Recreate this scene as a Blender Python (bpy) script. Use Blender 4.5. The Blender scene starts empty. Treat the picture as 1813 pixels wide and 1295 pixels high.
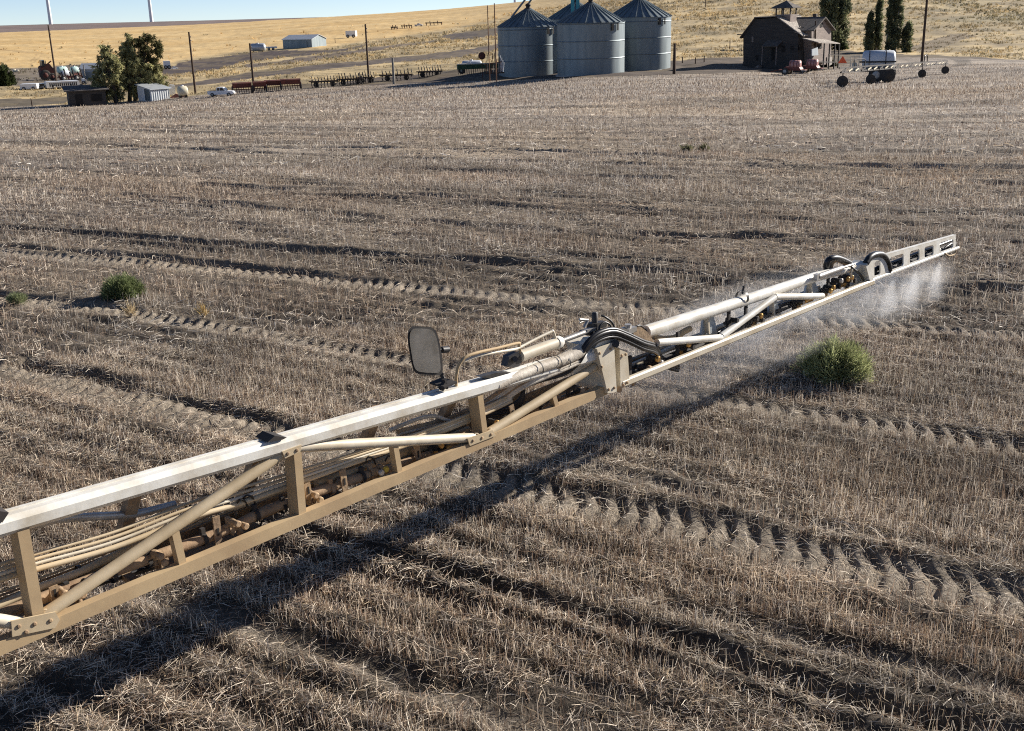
import bpy, math, random
import numpy as np
from mathutils import Matrix, Vector
random.seed(7); RNG = np.random.default_rng(11)
R = math.radians
SC = bpy.context.scene
COL = SC.collection

# ------------------------------------------------------------------ camera
PW, PH, FPX = 1813.0, 1295.0, 1945.0          # photograph size, focal length in its pixels
CAM = np.array([0.0, 0.0, 3.6])
_t, _p = R(17.8), R(1.45)
FWD = np.array([0, math.cos(_t), -math.sin(_t)])
_r0 = np.array([1.0, 0, 0]); _u0 = np.array([0, math.sin(_t), math.cos(_t)])
RGT = _r0 * math.cos(_p) - _u0 * math.sin(_p)
UPV = _u0 * math.cos(_p) + _r0 * math.sin(_p)
cd = bpy.data.cameras.new('camera'); cam = bpy.data.objects.new('camera', cd); COL.objects.link(cam)
cd.sensor_width = 36; cd.lens = 36 * FPX / PW; cd.clip_start = 0.05; cd.clip_end = 20000
cam.matrix_world = Matrix(((RGT[0], UPV[0], -FWD[0], CAM[0]), (RGT[1], UPV[1], -FWD[1], CAM[1]), (RGT[2], UPV[2], -FWD[2], CAM[2]), (0, 0, 0, 1)))
SC.camera = cam

# ------------------------------------------------------------------ sky, sun, exposure
SUN_AZ, SUN_EL = 60.0, 23.0                    # azimuth clockwise from +Y
w = bpy.data.worlds.new('World'); SC.world = w; w.use_nodes = True
nt = w.node_tree; bg = nt.nodes['Background']
sky = nt.nodes.new('ShaderNodeTexSky'); sky.sky_type = 'NISHITA'; sky.sun_disc = False
sky.sun_elevation = R(SUN_EL); sky.sun_rotation = R(SUN_AZ)
sky.air_density = 0.46; sky.dust_density = 0.0; sky.ozone_density = 1.5; sky.altitude = 300
tint_ = nt.nodes.new('ShaderNodeMix'); tint_.data_type = 'RGBA'; tint_.blend_type = 'MULTIPLY'; tint_.inputs['Factor'].default_value = 1; tint_.inputs['B'].default_value = (1.0, .97, 1.0, 1)
nt.links.new(sky.outputs[0], tint_.inputs['A']); nt.links.new(tint_.outputs['Result'], bg.inputs[0]); bg.inputs[1].default_value = 0.07
sl = bpy.data.lights.new('sun', 'SUN'); sl.energy = 5.0; sl.angle = R(0.55); sl.color = (1.0, 0.935, 0.85)
sun = bpy.data.objects.new('sun', sl); COL.objects.link(sun)
sd = Vector((math.sin(R(SUN_AZ)) * math.cos(R(SUN_EL)), math.cos(R(SUN_AZ)) * math.cos(R(SUN_EL)), math.sin(R(SUN_EL))))
sun.rotation_euler = sd.to_track_quat('Z', 'Y').to_euler()
sun.location = (60, 40, 60)
SC.view_settings.view_transform = 'Standard'; SC.view_settings.look = 'None'
SC.view_settings.gamma = 1.0; SC.view_settings.use_curve_mapping = False
SC.view_settings.exposure = 0.9
SC.cycles.use_denoising = False; SC.cycles.filter_width = 1.1
SC.cycles.max_bounces = 6; SC.cycles.diffuse_bounces = 3; SC.cycles.transparent_max_bounces = 12
SC.cycles.volume_bounces = 1; SC.cycles.volume_step_rate = 2.0

# ------------------------------------------------------------------ pixel <-> world helpers
def rays(x, y):
    x = np.asarray(x, float); y = np.asarray(y, float)
    d = FWD * FPX + np.multiply.outer(x - PW / 2, RGT) - np.multiply.outer(y - PH / 2, UPV)
    return d / np.linalg.norm(d, axis=-1, keepdims=True)
def project(P):
    q = np.asarray(P, float) - CAM; z = q @ FWD
    z = np.where(np.abs(z) < 1e-6, 1e-6, z)
    return PW / 2 + FPX * (q @ RGT) / z, PH / 2 - FPX * (q @ UPV) / z, z
def mpp(P): return float((np.asarray(P) - CAM) @ FWD) / FPX      # metres per photo pixel at P

# ------------------------------------------------------------------ noise
def _hash(ix, iy, s):
    n = (ix * 374761393 + iy * 668265263 + s * 1442695041) & 0x7fffffff
    n = ((n ^ (n >> 13)) * 1274126177) & 0x7fffffff
    return ((n ^ (n >> 16)) & 0xffff) / 65535.0
def vnoise(x, y, s=0):
    x = np.asarray(x, float); y = np.asarray(y, float)
    fx = np.floor(x); fy = np.floor(y); ix = fx.astype(np.int64); iy = fy.astype(np.int64)
    u = x - fx; v = y - fy; u = u * u * (3 - 2 * u); v = v * v * (3 - 2 * v)
    a = _hash(ix, iy, s); b = _hash(ix + 1, iy, s); c = _hash(ix, iy + 1, s); d = _hash(ix + 1, iy + 1, s)
    return (a * (1 - u) + b * u) * (1 - v) + (c * (1 - u) + d * u) * v
def fbm(x, y, s=0, o=3):
    r = 0; a = 0.5; t = 0
    for k in range(o):
        r = r + a * vnoise(x * 2 ** k, y * 2 ** k, s + 17 * k); t += a; a *= 0.55
    return r / t

# ------------------------------------------------------------------ terrain: height by azimuth and range
def pchip(xs, ys, x):
    xs = np.array(xs, float); ys = np.array(ys, float); h = np.diff(xs); m = np.diff(ys) / h
    d = np.zeros(len(xs))
    for i in range(1, len(xs) - 1):
        if m[i - 1] * m[i] > 0:
            w1 = 2 * h[i] + h[i - 1]; w2 = h[i] + 2 * h[i - 1]; d[i] = (w1 + w2) / (w1 / m[i - 1] + w2 / m[i])
    d[0] = m[0] if abs(m[0]) < 1e-9 else 0; d[-1] = m[-1]
    x = np.clip(x, xs[0], xs[-1]); i = np.clip(np.searchsorted(xs, x) - 1, 0, len(h) - 1)
    t = (x - xs[i]) / h[i]
    return ((1 + 2 * t) * (1 - t) ** 2 * ys[i] + t * (1 - t) ** 2 * h[i] * d[i] + t * t * (3 - 2 * t) * ys[i + 1] + t * t * (t - 1) * h[i] * d[i + 1])
# photo column -> [(range, photo row)]; first entry is the edge of the field
COLS = {
    -150: [(168, 201), (205, 162), (260, 132), (330, 118), (760, 66), (1150, 70), (1750, 50)],
    0:    [(168, 191), (205, 157), (260, 128), (330, 113), (780, 58.5), (1150, 66), (1750, 45.5)],
    170:  [(166, 184), (205, 152), (260, 126), (330, 108), (780, 51.5), (1150, 60), (1750, 41)],
    360:  [(164, 169), (200, 146), (260, 122), (330, 100), (780, 43.5), (1150, 52), (1750, 36.5)],
    560:  [(160, 156), (195, 132), (250, 112), (330, 84), (780, 32), (1150, 42), (1750, 31)],
    750:  [(156, 148), (190, 125), (250, 100), (330, 75), (780, 19.5), (1150, 32), (1750, 26)],
    880:  [(150, 144), (175, 122), (250, 92), (330, 66), (780, 8.5), (1150, 22), (1750, 23)],
    960:  [(143, 141.5), (170, 124), (250, 88), (330, 58), (780, -0.5), (1150, 14), (1750, 20)],
    1050: [(136, 138), (165, 121), (250, 80), (330, 50), (780, -16), (1150, 0), (1750, 12)],
    1140: [(136, 135.5), (165, 117), (240, 82), (330, 40), (780, -40), (1150, -30), (1750, -20)],
    1280: [(140, 131), (165, 113), (230, 80), (330, 33), (780, -70), (1150, -60), (1750, -40)],
    1420: [(140, 135), (160, 124), (225, 86), (330, 28), (780, -95), (1150, -80), (1750, -60)],
    1600: [(120, 143), (160, 119), (220, 93), (330, 26), (780, -110), (1150, -90), (1750, -70)],
    1813: [(115, 140), (150, 122), (200, 103), (330, 22), (780, -120), (1150, -100), (1750, -80)],
    2000: [(115, 138), (150, 120), (200, 106), (330, 20), (780, -125), (1150, -105), (1750, -85)],
}
RG = np.exp(np.linspace(math.log(1.0), math.log(9000.0), 900)); LRG = np.log(RG)
_az, _zz, _edge = [], [], []
for cx, pts in sorted(COLS.items()):
    d = rays(cx, 110.0); a = math.degrees(math.atan2(d[0], d[1]))
    rs = [0.5, 9.0, 16.0]; zs = [0.0, 0.0, -0.04]
    for (rr, py) in pts:
        q = rays(cx, py); rs.append(rr); zs.append(CAM[2] + rr * q[2] / math.hypot(q[0], q[1]))
    # a gentle convex fall between the near field and its far edge
    zE = zs[3]; rE = rs[3]
    ins_r = [30, 50, 80]; ins_z = [-0.04 + (zE + 0.04) * (((q - 16) / (rE - 16)) ** 1.25) for q in ins_r]
    rs = rs[:3] + ins_r + rs[3:]; zs = zs[:3] + ins_z + zs[3:]
    rs += [2600, 9000]; zs += [zs[-1] - 45, zs[-1] - 160]
    _az.append(a); _edge.append(pts[0][0]); _zz.append(pchip(rs, zs, RG))
AZMIN, AZMAX = _az[0], _az[-1]
_mean = np.mean(_zz, axis=0)
_az = np.array([-200, -70] + _az + [70, 200]); _zz = np.array([_mean, _zz[0]] + _zz + [_zz[-1], _mean]); _edge = np.array([150, _edge[0]] + _edge + [_edge[-1], 150])
AZF = np.linspace(-200, 200, 3201)
_T = np.empty((len(AZF), len(RG)), np.float32)
for k in range(len(RG)): _T[:, k] = pchip(_az, _zz[:, k], AZF)
def base_z(x, y):
    r = np.hypot(x, y) + 1e-6; a = np.degrees(np.arctan2(x, y))
    fa = np.clip((a + 200) / 400 * 3200, 0, 3199.999); fr = np.clip((np.log(np.maximum(r, 1.0)) - LRG[0]) / (LRG[1] - LRG[0]), 0, len(RG) - 1.001)
    i = fa.astype(int); j = fr.astype(int); u = fa - i; v = fr - j
    return (_T[i, j] * (1 - u) + _T[i + 1, j] * u) * (1 - v) + (_T[i, j + 1] * (1 - u) + _T[i + 1, j + 1] * u) * v
_ex = dict(zip(sorted(COLS), _edge[2:-2])); _ex.update({1420: 150, 1600: 196, 1813: 190, 2000: 190}); _edge[2:-2] = [_ex[k] for k in sorted(COLS)]; _edge[-2] = 190
def edge_r(x, y): return np.interp(np.degrees(np.arctan2(x, y)), _az, _edge)
def hit(px, py, rmin=4.0, rmax=6000.0):
    d = rays(px, py); hz = math.hypot(d[0], d[1])
    r = np.exp(np.linspace(math.log(rmin), math.log(rmax), 6000))
    x = d[0] / hz * r; y = d[1] / hz * r; dz = CAM[2] + d[2] / hz * r - base_z(x, y)
    k = np.argmax(dz <= 0)
    if dz[k] > 0: k = len(r) - 1
    return np.array([x[k], y[k], float(base_z(x[k], y[k]))])
def at_r(px, r, py=110.0):
    d = rays(px, py); hz = math.hypot(d[0], d[1]); x, y = d[0] / hz * r, d[1] / hz * r
    return np.array([x, y, float(base_z(x, y))])

# ------------------------------------------------------------------ tracks and ruts in the field (polylines in the photo, laid on the ground)
def pline(pts):
    q = np.array([hit(x, y)[:2] for x, y in pts]); a = q[0] - q[1]; b = q[-1] - q[-2]      # run on straight beyond the frame
    out = lambda p: p[0] <= 0 or p[0] >= PW or p[1] >= PH
    if out(pts[0]): q = np.concatenate([[q[0] + a / np.hypot(*a) * 14], q])
    if out(pts[-1]): q = np.concatenate([q, [q[-1] + b / np.hypot(*b) * 14]])
    return q
TREADS = [
    (pline([(-250, 600), (0, 662), (240, 712), (480, 772), (700, 818), (930, 874), (1250, 940), (1500, 1003), (1813, 1068), (2050, 1120)]), .52, .175, .75),
    (pline([(-250, 492), (0, 532), (180, 553), (480, 598), (700, 640), (950, 674), (1250, 708), (1500, 744), (1813, 797), (2050, 835)]), .42, .17, .5),
    (pline([(-200, 437), (0, 449), (400, 483), (700, 509), (1100, 545), (1350, 561), (1580, 580), (1813, 598), (2050, 618)]), .44, .18, .45),
]
RUTS = [  # line, half width, depth, presence noise threshold
    (pline([(380, 893), (540, 950), (760, 1012), (1000, 1088), (1260, 1168), (1500, 1238), (1700, 1290), (1950, 1356)]), .068, .10, 0.0),
    (pline([(-150, 392), (0, 405), (280, 426), (560, 448), (900, 471), (1300, 494), (1813, 516), (2000, 524)]), .13, .13, 0.11),
    (pline([(100, 335), (230, 346), (500, 373), (850, 401), (1200, 418), (1813, 432)]), .14, .12, 0.16),
    (pline([(-100, 436), (60, 442), (200, 453), (450, 478), (650, 497)]), .11, .10, 0.14),
    (pline([(-100, 275), (170, 268), (500, 262), (900, 268), (1300, 286), (1813, 298)]), .22, .16, 0.14),
    (pline([(39, 645), (200, 680), (367, 722), (480, 752)]), .09, .12, 0.09),
    (pline([(-60, 515), (120, 535), (230, 552)]), .08, .07, 0.09),
    (pline([(560, 700), (760, 745), (930, 800), (1200, 872), (1500, 950), (1813, 1030)]), .06, .025, 0.18),
    (pline([(900, 445), (1250, 470), (1813, 505)]), .10, .08, 0.18),
    (pline([(350, 330), (900, 355), (1400, 372), (1900, 380)]), .14, .09, 0.2),
    (pline([(700, 300), (1200, 318), (1900, 330)]), .16, .10, 0.2),
    (pline([(900, 240), (1400, 240), (1900, 235)]), .22, .10, 0.2),
    (pline([(1100, 195), (1500, 185), (1900, 178)]), .25, .12, 0.2),
    (pline([(300, 222), (700, 200), (1200, 180)]), .25, .10, 0.23),
    (pline([(120, 1020), (400, 1105), (700, 1205), (950, 1310)]), .08, .035, 0.14),
    (pline([(1200, 1080), (1500, 1160), (1813, 1240)]), .07, .035, 0.16),
]
ROWA = R(121.5); UD = np.array([math.sin(ROWA), math.cos(ROWA)]); VD = np.array([-UD[1], UD[0]])
_qy = np.arange(112, 1500, 4.0); _qr = np.array([math.hypot(*hit(906, y)[:2]) for y in _qy])
def row_coord(x, y):
    """distance of the seed row through (x, y), measured where it crosses the middle of the field; the rows bend with the field's far edge"""
    px, py, z = project(np.stack([x, y, base_z(x, y)], 1)); px = np.clip(px, -1500, 3300); y0 = py.copy()
    for _ in range(14):
        k = np.interp(y0, [120, 190, 270, 405, 530, 660, 950, 1400], [-.052, -.046, .012, .066, .13, .205, .285, .35]); y0 = .5 * y0 + .5 * (py - k * px)
    k = np.interp(y0, [120, 190, 270, 405, 530, 660, 950, 1400], [-.052, -.046, .012, .066, .13, .205, .285, .35])
    return np.interp(y0 + k * 906, _qy, _qr)
def lat(P, line, reach):
    """signed lateral distance and distance along, only near the line"""
    best = np.full(len(P), 1e9); side = np.zeros(len(P)); along = np.zeros(len(P)); L = 0.0
    for a, b in zip(line[:-1], line[1:]):
        ab = b - a; l = np.hypot(*ab); t = np.clip(((P - a) @ ab) / (l * l), 0, 1); q = P - a - np.outer(t, ab)
        d = np.hypot(q[:, 0], q[:, 1]); m = d < best
        best[m] = d[m]; side[m] = np.sign(ab[0] * q[m, 1] - ab[1] * q[m, 0]); along[m] = L + t[m] * l; L += l
    return best, side, along
def relief(x, y):
    """small relief of the field: row ridges, clods, ruts, tyre treads. Returns (dz, flattened 0..1)"""
    P = np.stack([x, y], 1); r = np.hypot(x, y); u = P @ UD; v = P @ VD
    fade = np.clip(1.4 - r / 90.0, 0, 1)
    wob = 0.10 * (vnoise(u * .35, v * .5, 5) - .5)
    dz = fade * (.018 * np.sin(2 * math.pi * (v + wob) / .37) * (.4 + 1.2 * vnoise(u * .5, v * .4, 9)) + .055 * (fbm(x * 1.6, y * 1.6, 3, 3) - .5) + .06 * (vnoise(u * .25, v * 1.1, 21) - .5))
    dz = dz + fade * .065 * (fbm(x * 5, y * 5, 8, 3) - .5) * np.clip(1.3 - r / 25, 0, 1)
    q = row_coord(x, y); far = np.clip((r - 14) / 14, 0, 1); ln_ = np.clip((vnoise(q / (.45 + r * .006), u / 48, 23) - .66) * 6, 0, 1)
    dz = dz - far * .07 * ln_ + far * .03 * np.sin(2 * math.pi * q / (.5 + .0 * r)) * np.clip(1.5 - r / 50, 0, 1)
    flat = far * ln_ * .75
    for line, half, dep, thr in RUTS:
        lo = line.min(0) - 2; hi = line.max(0) + 2
        m = np.nonzero((x > lo[0]) & (x < hi[0]) & (y > lo[1]) & (y < hi[1]))[0]
        if len(m) == 0: continue
        d, s, a = lat(P[m], line, 1); d = d + .05 * (vnoise(a * 1.7, d * 0, 31) - .5) * s
        pres = np.clip((fbm(a * .45, a * 0 + dep * 50, 13, 2) - thr) * 4, 0, 1)
        g = np.exp(-(d / half) ** 2) * pres; rim = np.exp(-((d - 2.1 * half) / (half * .9)) ** 2) * pres
        dz[m] += -dep * g + .35 * dep * rim; flat[m] = np.maximum(flat[m], np.clip(g * 1.3, 0, 1))
    for line, wd, per, pmin in TREADS:
        lo = line.min(0) - 2; hi = line.max(0) + 2
        m = np.nonzero((x > lo[0]) & (x < hi[0]) & (y > lo[1]) & (y < hi[1]))[0]
        if len(m) == 0: continue
        d, s, a = lat(P[m], line, 1); d2 = d * s + .05 * (vnoise(a * .8, a * 0, 41) - .5)
        ins = np.clip((wd / 2 + .03 - np.abs(d2)) / .11, 0, 1); ins = ins * ins * (3 - 2 * ins)
        ph = a / per + .30 * np.abs(d2) / per + .25 * d2 / per + .5 * (d2 > 0) * 0.0
        lug = (.5 + .5 * np.tanh(2.0 * np.sin(2 * math.pi * ph + 2.0 * (vnoise(a * 2.1, d2 * 3, 77) - .5)) + .5)) * (.65 + .7 * vnoise(a * 4, d2 * 5, 78))
        pres = np.clip((fbm(a * .22, a * 0, 57, 2) - .18) * 4, pmin, 1)
        dz[m] = dz[m] * (1 - .7 * ins) + ins * pres * (-.030 + .050 * lug) + .014 * np.exp(-((np.abs(d2) - wd / 2 - .08) / .07) ** 2) * pres
        flat[m] = np.maximum(flat[m], ins)
    e = edge_r(x, y); k = np.clip((e - r) / 4, 0, 1)
    return dz * k, flat
def ground_z(x, y):
    x = np.atleast_1d(np.asarray(x, float)); y = np.atleast_1d(np.asarray(y, float))
    return base_z(x, y) + relief(x, y)[0]

# ------------------------------------------------------------------ materials
def new_mat(name):
    m = bpy.data.materials.new(name); m.use_nodes = True; t = m.node_tree
    return m, t, t.nodes['Principled BSDF']
def N(t, kind, **kw):
    n = t.nodes.new(kind)
    for k, v in kw.items(): setattr(n, k, v)
    return n
def mixc(t, fac, a, b, mode='MIX'):
    n = N(t, 'ShaderNodeMix', data_type='RGBA', blend_type=mode)
    for s, v in ((n.inputs['Factor'], fac), (n.inputs['A'], a), (n.inputs['B'], b)):
        if hasattr(v, 'is_linked') or hasattr(v, 'links'): t.links.new(v, s)
        elif isinstance(v, (int, float)): s.default_value = v
        else: s.default_value = (*v, 1)
    return n.outputs['Result']
def mottled(name, a, b, rough=.6, metal=0, scale=6, bump=.0, detail=6, lo=.35, hi=.65, stretch=None, spec=.4, bscale=None):
    """two colours broken up by noise in object space, optional bump"""
    m, t, p = new_mat(name)
    tc = N(t, 'ShaderNodeTexCoord'); src = tc.outputs['Object']
    if stretch:
        mp = N(t, 'ShaderNodeMapping'); mp.inputs['Scale'].default_value = stretch; t.links.new(src, mp.inputs[0]); src = mp.outputs[0]
    nz = N(t, 'ShaderNodeTexNoise'); nz.inputs['Scale'].default_value = scale; nz.inputs['Detail'].default_value = detail; nz.inputs['Roughness'].default_value = .62
    t.links.new(src, nz.inputs['Vector'])
    mr = N(t, 'ShaderNodeMapRange'); mr.inputs['From Min'].default_value = lo; mr.inputs['From Max'].default_value = hi; t.links.new(nz.outputs['Fac'], mr.inputs['Value'])
    t.links.new(mixc(t, mr.outputs['Result'], a, b), p.inputs['Base Color'])
    p.inputs['Roughness'].default_value = rough; p.inputs['Metallic'].default_value = metal; p.inputs['Specular IOR Level'].default_value = spec
    if bump:
        n2 = N(t, 'ShaderNodeTexNoise'); n2.inputs['Scale'].default_value = bscale or scale * 6; n2.inputs['Detail'].default_value = 4; t.links.new(src, n2.inputs['Vector'])
        b_ = N(t, 'ShaderNodeBump'); b_.inputs['Strength'].default_value = bump; b_.inputs['Distance'].default_value = .05
        t.links.new(n2.outputs['Fac'], b_.inputs['Height']); t.links.new(b_.outputs[0], p.inputs['Normal'])
    return m
def attr_mat(name, rough=.85, trans=0.0, noise=None, bump=0, bscale=3, spec=.2):
    """colour from the mesh's own colour attribute, optional translucency, noise and bump"""
    m, t, p = new_mat(name); at = N(t, 'ShaderNodeAttribute'); at.attribute_name = 'col'; c = at.outputs['Color']
    tc = N(t, 'ShaderNodeTexCoord')
    if noise:
        for sc_, amt in noise:
            nz = N(t, 'ShaderNodeTexNoise'); nz.inputs['Scale'].default_value = sc_; nz.inputs['Detail'].default_value = 7; nz.inputs['Roughness'].default_value = .7
            t.links.new(tc.outputs['Object'], nz.inputs['Vector'])
            mr = N(t, 'ShaderNodeMapRange'); mr.inputs['From Min'].default_value = .3; mr.inputs['From Max'].default_value = .7
            mr.inputs['To Min'].default_value = 1 - amt; mr.inputs['To Max'].default_value = 1 + amt * .7
            t.links.new(nz.outputs['Fac'], mr.inputs['Value'])
            cb = N(t, 'ShaderNodeCombineColor')
            for q in range(3): t.links.new(mr.outputs['Result'], cb.inputs[q])
            c = mixc(t, 1.0, c, cb.outputs[0], 'MULTIPLY')
    t.links.new(c, p.inputs['Base Color']); p.inputs['Roughness'].default_value = rough; p.inputs['Specular IOR Level'].default_value = spec
    if bump:
        n2 = N(t, 'ShaderNodeTexNoise'); n2.inputs['Scale'].default_value = bscale; n2.inputs['Detail'].default_value = 8; n2.inputs['Roughness'].default_value = .7
        t.links.new(tc.outputs['Object'], n2.inputs['Vector'])
        b_ = N(t, 'ShaderNodeBump'); b_.inputs['Strength'].default_value = bump; b_.inputs['Distance'].default_value = .12
        t.links.new(n2.outputs['Fac'], b_.inputs['Height']); t.links.new(b_.outputs[0], p.inputs['Normal'])
    if trans:
        tr = N(t, 'ShaderNodeBsdfTranslucent'); t.links.new(c, tr.inputs['Color']); mx = N(t, 'ShaderNodeMixShader'); mx.inputs[0].default_value = trans
        out = t.nodes['Material Output']; t.links.new(p.outputs[0], mx.inputs[1]); t.links.new(tr.outputs[0], mx.inputs[2]); t.links.new(mx.outputs[0], out.inputs['Surface'])
    return m
M = {}
M['field'] = attr_mat('field_soil', .95, noise=[(2.2, .35), (14, .45)], bump=.6, bscale=22)
M['land'] = attr_mat('dry_land', .95, noise=[(.03, .12), (.35, .22), (1.5, .25)], bump=.35, bscale=1.6)
M['straw'] = attr_mat('straw', .7, trans=.28, spec=.3)
M['leaf'] = attr_mat('leaf', .7, trans=.4, spec=.25)
M['paint'] = mottled('dusty_white_paint', (.66, .60, .48), (.44, .36, .24), .5, scale=3, lo=.38, hi=.72, bump=.02, detail=9)
M['tan'] = mottled('tan_dusty_paint', (.58, .47, .31), (.42, .32, .19), .6, scale=3, lo=.36, hi=.72, bump=.02, detail=9)
M['clean'] = mottled('white_paint', (.77, .75, .68), (.50, .44, .34), .42, scale=5, lo=.42, hi=.75, bump=.02, detail=9)
M['dust'] = mottled('paint_under_thick_dust', (.50, .37, .21), (.36, .25, .14), .8, scale=2.2, lo=.34, hi=.72, bump=.025, detail=10)
M['dust2'] = mottled('hose_under_dust', (.40, .28, .16), (.20, .135, .085), .85, scale=9, lo=.3, hi=.7, bump=.12)
M['rust'] = mottled('dusty_red_brown_pipe', (.42, .29, .17), (.26, .17, .10), .8, scale=9, bump=.1)
M['hose'] = mottled('black_hose', (.012, .012, .014), (.05, .045, .04), .38, scale=8, lo=.45, hi=.8)
M['dhose'] = mottled('dusty_hose_wrap', (.62, .56, .46), (.42, .36, .28), .6, scale=8, bump=.1)
M['brass'] = mottled('brass_fitting', (.55, .33, .10), (.35, .2, .07), .4, .7, 12)
M['steel'] = mottled('bare_steel', (.48, .46, .43), (.33, .31, .28), .45, .5, 8)
M['black'] = mottled('black_plastic', (.02, .02, .022), (.05, .045, .04), .5, scale=12)
M['mirror'] = mottled('mirror_glass', (.40, .40, .39), (.24, .235, .215), .10, .7, 7, lo=.4, hi=.75)
M['galv'] = mottled('galvanised_steel', (.235, .27, .28), (.165, .20, .215), .55, .72, 1.2, bump=0, stretch=(1, 1, .12))
M['wood'] = mottled('weathered_boards_shade_tone', (.085, .075, .067), (.036, .033, .030), .9, scale=2.2, stretch=(.35, .35, 7), bump=.5, lo=.3, hi=.7)  # board colour darkened to carry the shade of the house front
M['wood2'] = mottled('boards_sunlit_tone', (.34, .275, .235), (.15, .122, .105), .9, scale=2.2, stretch=(.35, .35, 7), bump=.5, lo=.3, hi=.7)  # paler copy of the boards, sunlight on the gable put into the colour
M['shingle'] = mottled('weathered_shingles', (.16, .14, .12), (.07, .06, .055), .95, scale=3, bump=.6)
M['shingle2'] = mottled('bare_roof_battens', (.5, .44, .37), (.16, .14, .12), .9, scale=3, stretch=(1, 1, 6), bump=.6, lo=.4, hi=.6)
M['dark'] = mottled('dark_opening', (.012, .011, .01), (.025, .022, .02), .9, scale=2)
M['conc'] = mottled('old_concrete', (.42, .38, .33), (.28, .25, .22), .9, scale=2, bump=.3)
M['pole'] = mottled('creosoted_pole', (.09, .055, .035), (.045, .03, .022), .9, scale=4, stretch=(4, 4, .4))
M['greypole'] = mottled('grey_weathered_post', (.28, .26, .23), (.16, .15, .13), .9, scale=4, stretch=(4, 4, .4))
M['rustpipe'] = mottled('rusty_pipe', (.20, .09, .045), (.10, .05, .03), .8, scale=5)
M['white'] = mottled('white_enamel', (.78, .79, .79), (.62, .62, .6), .35, scale=2, lo=.45, hi=.85)
M['cream'] = mottled('cream_plastic', (.72, .66, .5), (.6, .53, .38), .5, scale=3)
M['tank'] = mottled('white_poly_tank', (.62, .65, .68), (.48, .50, .52), .45, scale=1.2)
M['mint'] = mottled('pale_green_tank', (.5, .66, .6), (.4, .55, .5), .45, scale=2)
M['red'] = mottled('faded_red_paint', (.21, .05, .035), (.11, .038, .03), .6, scale=3)
M['dred'] = mottled('rusty_dark_red_iron', (.13, .035, .025), (.06, .028, .022), .8, scale=3)
M['pink'] = mottled('sun_bleached_red_tank', (.46, .25, .23), (.30, .12, .10), .45, scale=3)
M['green'] = mottled('faded_green_paint', (.07, .13, .06), (.04, .08, .04), .6, scale=3)
M['yellow'] = mottled('yellow_paint', (.6, .42, .05), (.45, .3, .05), .5, scale=3)
M['teal'] = mottled('teal_paint', (.06, .36, .40), (.05, .26, .30), .45, scale=2)
M['iron'] = mottled('dark_iron', (.05, .042, .036), (.025, .022, .02), .8, scale=4)
M['tyre'] = mottled('dusty_tyre', (.035, .033, .03), (.07, .06, .05), .9, scale=5)
M['rim'] = mottled('pale_rim', (.5, .48, .44), (.36, .34, .3), .5, scale=5)
M['roofm'] = mottled('pale_metal_roof', (.55, .58, .60), (.44, .46, .48), .4, .3, 1.5)
M['wallm'] = mottled('grey_metal_wall', (.40, .44, .46), (.32, .35, .37), .5, .3, 1.5, stretch=(3, 3, .2))
M['glass'] = mottled('vehicle_glass', (.02, .025, .03), (.04, .045, .05), .08, scale=2)
M['orange'] = mottled('orange_sign', (.8, .12, .03), (.7, .10, .03), .5, scale=3)
M['bark'] = mottled('bark', (.10, .075, .055), (.05, .04, .03), .95, scale=6, stretch=(3, 3, .5), bump=.4)
M['pbark'] = mottled('pale_poplar_bark', (.42, .38, .33), (.25, .22, .19), .9, scale=6, stretch=(3, 3, .5))

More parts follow.
